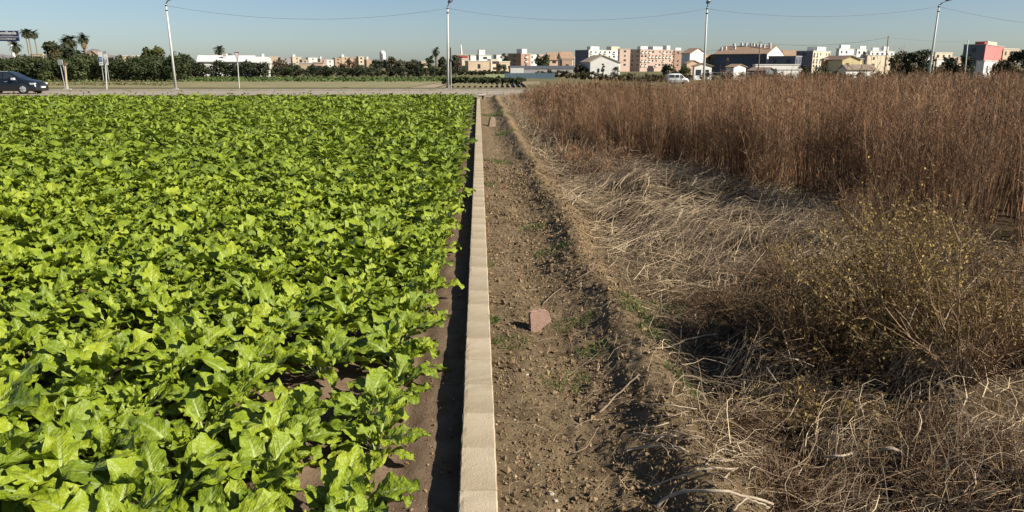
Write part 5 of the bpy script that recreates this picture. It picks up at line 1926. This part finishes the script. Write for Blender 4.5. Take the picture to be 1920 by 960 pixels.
boxpart('small_text_line', (W_ * .6, -.02, zb + H_ * .54), (W_ * .88, .02, zb + H_ * .57), M_SIGNG, t)
cx = at(19, 77, D).x - c0.x
link('column', Geo().tube([(cx, .5, -.2), (cx, .5, zb)], [.42, .36], 12).mesh('column', True), WALLC['white'], t)
boxpart('bracket', (cx - .7, .1, zb - .4), (cx + .5, .9, zb - .005), WALLC['white'], t)

# information panels by the orchard
D = 99
for (x0, x1, y0, y1, lab, kind_) in [(183, 193.5, 97, 122.5, 'tall white information panel with blue block', 0), (193.8, 203, 101, 122, 'white panel with dark oval emblem beside the blue block panel', 1)]:
    a, b = at(x0, y0, D), at(x1, y1, D)
    t = thing('information_panel', lab, 'sign', (a.x, D, 0))
    w = b.x - a.x
    boxpart('board', (0, 0, b.z), (w, .06, a.z), M_SIGNW, t)
    link('post', Geo().tube([(w * .5, .1, -.1), (w * .5, .1, b.z + .3)], .05, 8).mesh('post'), MATS['galvanised'], t)
    if kind_ == 0:
        h = a.z - b.z
        boxpart('blue_block', (w * .06, -.02, b.z + h * .27), (w * .94, .03, b.z + h * .62), M_SIGNB, t)
        for k in (.38, .5):
            boxpart('text_line', (w * .18, -.03, b.z + h * k), (w * .82, .0, b.z + h * (k + .03)), M_SIGNW, t)
        boxpart('text_line', (w * .15, -.02, b.z + h * .12), (w * .85, .03, b.z + h * .16), M_SIGNG, t)
    else:
        h = a.z - b.z
        g = Geo()
        n = 20
        V = []
        for rr_ in (1, .72):
            for i in range(n):
                an = i / n * 2 * math.pi
                V.append((w * .5 + math.cos(an) * w * .3 * rr_, -.01, b.z + h * .45 + math.sin(an) * h * .26 * rr_))
        g.add(V, [(i, (i + 1) % n, n + (i + 1) % n, n + i) for i in range(n)])
        link('emblem', g.mesh('emblem'), M_SIGNK, t)
        boxpart('top_plate', (w * .05, -.02, a.z + .02), (w * .95, .05, a.z + .34), M_SIGNG, t)
# nearer white post in front of the panels
q = gnd(200, 168)
zt = at(197, 108, q.y).z
t = thing('marker_post', 'white post with small plate in front of the information panels', 'post', (q.x, q.y, 0))
dx = at(197, 108, q.y).x - q.x
link('shaft', Geo().tube([(0, 0, -.1), (dx, 0, zt)], [.06, .055], 8).mesh('shaft'), M_POLE, t)
boxpart('plate', (dx - .1, -.1, zt - .5), (dx + .1, -.06, zt - .15), M_SIGNG, t)
# back of a road sign on two legs
D = 66
a, b = at(107.5, 111.5, D), at(117, 122, D)
t = thing('road_sign', 'grey back of a road sign on two thin legs by the road', 'sign', (a.x, D, 0))
boxpart('board', (0, 0, b.z), (b.x - a.x, .04, a.z), M_SIGNG, t)
for k in (.3, .95):
    link('leg', Geo().tube([(.42 * k + .15, .07, -.1), ((b.x - a.x) * k, .07, a.z - .05)], .035, 8).mesh('leg'), MATS['galvanised'], t)
boxpart('foot_plate', (.1, -.05, 0.03), (.75, .2, .09), M_SIGNW, t)
q = gnd(125.5, 171)
zt = at(121.5, 119, q.y).z
t = thing('boundary_post', 'pale concrete post with rusty top beside the road sign', 'post', (q.x, q.y, 0))
dx = at(121.5, 119, q.y).x - q.x
link('shaft', Geo().tube([(0, 0, -.1), (dx, 0, zt)], [.085, .075], 6).mesh('shaft'), M_CONC, t)
boxpart('cap', (dx - .12, -.12, zt - .12), (dx + .14, .12, zt + .03), mat('rust', (0.26, 0.17, 0.12), (0.18, 0.11, 0.08), 6, .9), t)
# yield sign
q = gnd(448.5, 165)
D = q.y
tl, tr, bt = at(440.5, 97.5, D), at(449.5, 97.5, D), at(445.4, 117.5, D)
zb = at(445, 119, D).z
t = thing('yield_sign', 'inverted triangle yield sign turned edgewise on a thin white post', 'sign', (q.x, D, 0))
dx = bt.x - q.x
hw = (tr.x - tl.x) / 2
for nm, s, off, m in (('border', 1.0, 0, M_SIGNR), ('face', .74, -.02, M_SIGNW)):
    cz = tl.z - (tl.z - bt.z) * .36
    tri = [(-hw * s, (tl.z - cz) * s), (hw * s, (tl.z - cz) * s), (0, (bt.z - cz) * s)]
    g = Geo().prism([(x + dx, z + cz) for x, z in tri], 'y', off - .03, off + .01)
    link(nm, g.mesh(nm), m, t)
link('post', Geo().tube([(0, .03, -.1), (dx, .03, tl.z - .2)], [.05, .045], 8).mesh('post'), M_POLE, t)
q0, q1 = gnd(224, 148), at(243, 123, 101)
o = link('leaning_pole', Geo().tube([(0, 0, 0), (q1.x - q0.x, 101 - q0.y, q1.z)], [.05, .04], 6).mesh('leaning_pole'), M_STICK, None, (q0.x, q0.y, 0))
tag(o, 'thin bleached pole leaning on the orchard edge', 'pole')


# ================================================================== VEHICLES
def vehicle(name, label, cat, loc, rz, st, hw, zb, paint, wheels, wr, sides, glass, extras):
    """st: stations (x, z_belt, z_top, half_width_top); lofted body"""
    th = thing(name, label, cat, loc, rz)
    g = Geo()
    V = []
    for (x, zbelt, ztop, wt, wl) in st:
        zm = zb + (zbelt - zb) * .55
        ring = [(-wl * .92, zb), (-wl, zb + .12), (-wl * 1.0, zm), (-wl * .965, zbelt), (-wt, ztop - .03), (-wt * .82, ztop)]
        ring = ring + [(-y, z) for y, z in reversed(ring)]
        V += [(x, y, z) for y, z in ring]
    n = 12
    f = []
    for i in range(len(st) - 1):
        for j in range(n):
            k = (j + 1) % n
            f.append((i * n + j, (i + 1) * n + j, (i + 1) * n + k, i * n + k))
    f.append(tuple(range(n)))
    f.append(tuple(range((len(st) - 1) * n, len(st) * n))[::-1])
    g.add(V, f)
    body = link('body', g.mesh('body', True), paint, th)
    xs_ = [s[0] for s in st]

    def side_y(x, z):
        zb_, zt_, wt_, wl_ = [np.interp(x, xs_, [s[i] for s in st]) for i in (1, 2, 3, 4)]
        t_ = np.clip((z - zb_) / max(.01, zt_ - .03 - zb_), 0, 1)
        return float(wl_ * .965 * (1 - t_) + wt_ * t_)
    for poly in sides:
        for sg in (-1, 1):
            g = Geo()
            A_ = [(x, sg * (side_y(x, z) + .014), z) for x, z in poly]
            g.add(A_ + [(x, y - sg * .02, z) for x, y, z in A_], [tuple(range(len(poly))) if sg < 0 else tuple(range(len(poly)))[::-1]])
            link('side_window', g.mesh('side_window'), M_CARGLASS, th)
    for (xa, xb, nm) in glass:
        za, zb2 = [float(np.interp(x, xs_, [s[2] for s in st])) for x in (xa, xb)]
        wa, wb = [float(np.interp(x, xs_, [s[3] for s in st])) * .84 for x in (xa, xb)]
        g = Geo().add([(xa, -wa, za + .012), (xb, -wb, zb2 + .012), (xb, wb, zb2 + .012), (xa, wa, za + .012)], np.array([[0, 1, 2, 3]]))
        link(nm, g.mesh(nm), M_CARGLASS, th)
    for x in wheels:
        for sg in (-1, 1):
            wh = link('wheel', None, None, th, (x, sg * (hw - .10), wr))
            link('tyre', Geo().lathe([(wr * .62, -.1), (wr * .96, -.11), (wr, -.06), (wr, .06), (wr * .96, .11), (wr * .62, .1)], 20, axis='y').mesh('tyre', True), M_TYRE, wh)
            g = Geo().lathe([(wr * .2, sg * .13), (wr * .62, sg * .118), (wr * .68, sg * .105)], 16, axis='y')
            for k in range(5):
                an = k * 1.2566
                g.box((-.03, -.01, 0), (.03, .012, wr * .62), M=Matrix.Translation((0, sg * .135, 0)) @ Matrix.Rotation(an, 4, 'Y'))
            link('rim', g.mesh('rim'), M_RIM, wh)
            link('wheel_arch', Geo().lathe([(wr * 1.14, -.02), (wr * 1.16, .0), (wr * 1.14, .02)], 20, axis='y').mesh('wheel_arch'), M_TYRE, th, (x, sg * (hw - .012), wr * 1.02))
    for (nm, a, b, m) in extras:
        boxpart(nm, a, b, m, th)
    return th


M_CARGLASS = mat('car_glass', (0.03, 0.04, 0.05), (0.025, 0.03, 0.04), 2, .08, 0, spec=.8)
M_TYRE = mat('tyre_rubber', (0.03, 0.03, 0.03), (0.02, 0.02, 0.02), 8, .85)
M_RIM = mat('alloy_rim', (0.7, 0.71, 0.72), (0.6, 0.61, 0.62), 4, .35, metal=.5)
M_NAVYP = mat('navy_car_paint', (0.010, 0.015, 0.02), (0.009, 0.013, 0.018), 1, .22, spec=.7)
M_WHITEP = mat('white_van_paint', (0.78, 0.78, 0.77), (0.74, 0.74, 0.73), 1, .3, spec=.5)
M_HEAD = mat('headlight_clear', (0.75, 0.77, 0.78), (0.6, 0.62, 0.65), 10, .15, spec=.8)
M_PLATE = mat('number_plate', (0.8, 0.8, 0.78), (0.75, 0.75, 0.73), 10, .5)
# dark saloon, heading right; front bumper at photo column 83
fr = at(84, 170, 57.2)
CARX = fr.x - 2.32
st = [(-2.3, .75, .80, .6, .78), (-2.22, .88, .95, .66, .86), (-1.75, .98, 1.12, .62, .9), (-1.2, 1.0, 1.46, .56, .91), (-.5, 1.0, 1.58, .58, .92), (.1, 1.0, 1.58, .58, .92), (.55, .99, 1.46, .6, .92), (1.05, .98, 1.14, .68, .91), (1.3, .96, 1.03, .74, .91), (1.85, .84, .92, .7, .89), (2.2, .70, .78, .64, .84), (2.34, .52, .6, .56, .72)]
vehicle('parked_car', 'dark navy car with silver wheels on the road beside the orchard', 'car', (CARX, 57.0, 0.03), 0, st, .92, .2, M_NAVYP, (-1.42, 1.42), .335,
        [[(-1.75, 1.06), (-1.0, 1.06), (-.95, 1.42), (-1.2, 1.38)], [(-.9, 1.06), (.02, 1.06), (.02, 1.49), (-.85, 1.47)], [(.1, 1.06), (1.02, 1.06), (.5, 1.42), (.1, 1.49)]],
        [(.52, 1.12, 'windscreen'), (-1.75, -1.15, 'rear_window')],
        [('headlight', (1.86, -.86, .66), (2.24, -.62, .78), M_HEAD), ('headlight', (1.86, .62, .66), (2.24, .86, .78), M_HEAD), ('door_mirror', (.78, -1.08, .99), (.98, -.88, 1.14), M_HEAD), ('door_mirror', (.78, .88, .99), (.98, 1.08, 1.14), M_NAVYP), ('number_plate', (2.3, -.26, .42), (2.4, .26, .53), M_PLATE), ('grille', (2.24, -.4, .54), (2.345, .4, .68), M_TYRE), ('door_handle', (-.75, -.945, .86), (-.55, -.9, .89), M_RIM), ('door_handle', (.2, -.945, .86), (.4, -.9, .89), M_RIM), ('tail_light', (-2.28, -.82, .78), (-2.1, -.6, .92), M_SIGNR), ('roof_rail', (-1.1, -.56, 1.56), (.3, -.52, 1.605), M_RIM)])
# small white van beyond the weeds
vp = at(1270, 155, 138)
st = [(-1.95, 1.0, 1.6, .64, .78), (-1.85, 1.02, 1.76, .66, .83), (-.8, 1.02, 1.82, .66, .84), (.2, 1.02, 1.8, .66, .84), (.6, 1.02, 1.66, .66, .84), (1.1, 1.0, 1.16, .7, .83), (1.3, .96, 1.04, .68, .82), (1.75, .86, .92, .62, .8), (1.95, .62, .68, .55, .74)]
vehicle('parked_van', 'small white van parked beyond the dead weeds', 'van', (vp.x, 138, float(ground_z(vp.x, 138))), 0, st, .84, .24, M_WHITEP, (-1.3, 1.25), .31,
        [[(-1.8, 1.08), (-.75, 1.08), (-.75, 1.6), (-1.75, 1.58)], [(-.65, 1.08), (.12, 1.08), (.12, 1.6), (-.65, 1.6)], [(.25, 1.08), (1.02, 1.08), (.62, 1.55), (.25, 1.6)]],
        [(.6, 1.1, 'windscreen')],
        [('headlight', (1.6, -.8, .68), (1.9, -.55, .82), M_HEAD), ('headlight', (1.6, .55, .68), (1.9, .8, .82), M_HEAD), ('bumper', (1.8, -.74, .3), (2.02, .74, .52), M_SIGNG), ('side_strip', (-1.8, -.865, .56), (1.2, -.83, .64), M_SIGNG), ('door_mirror', (.7, -1.0, 1.05), (.85, -.82, 1.22), M_TYRE), ('door_handle', (.25, -.86, .92), (.42, -.82, .95), M_TYRE)])
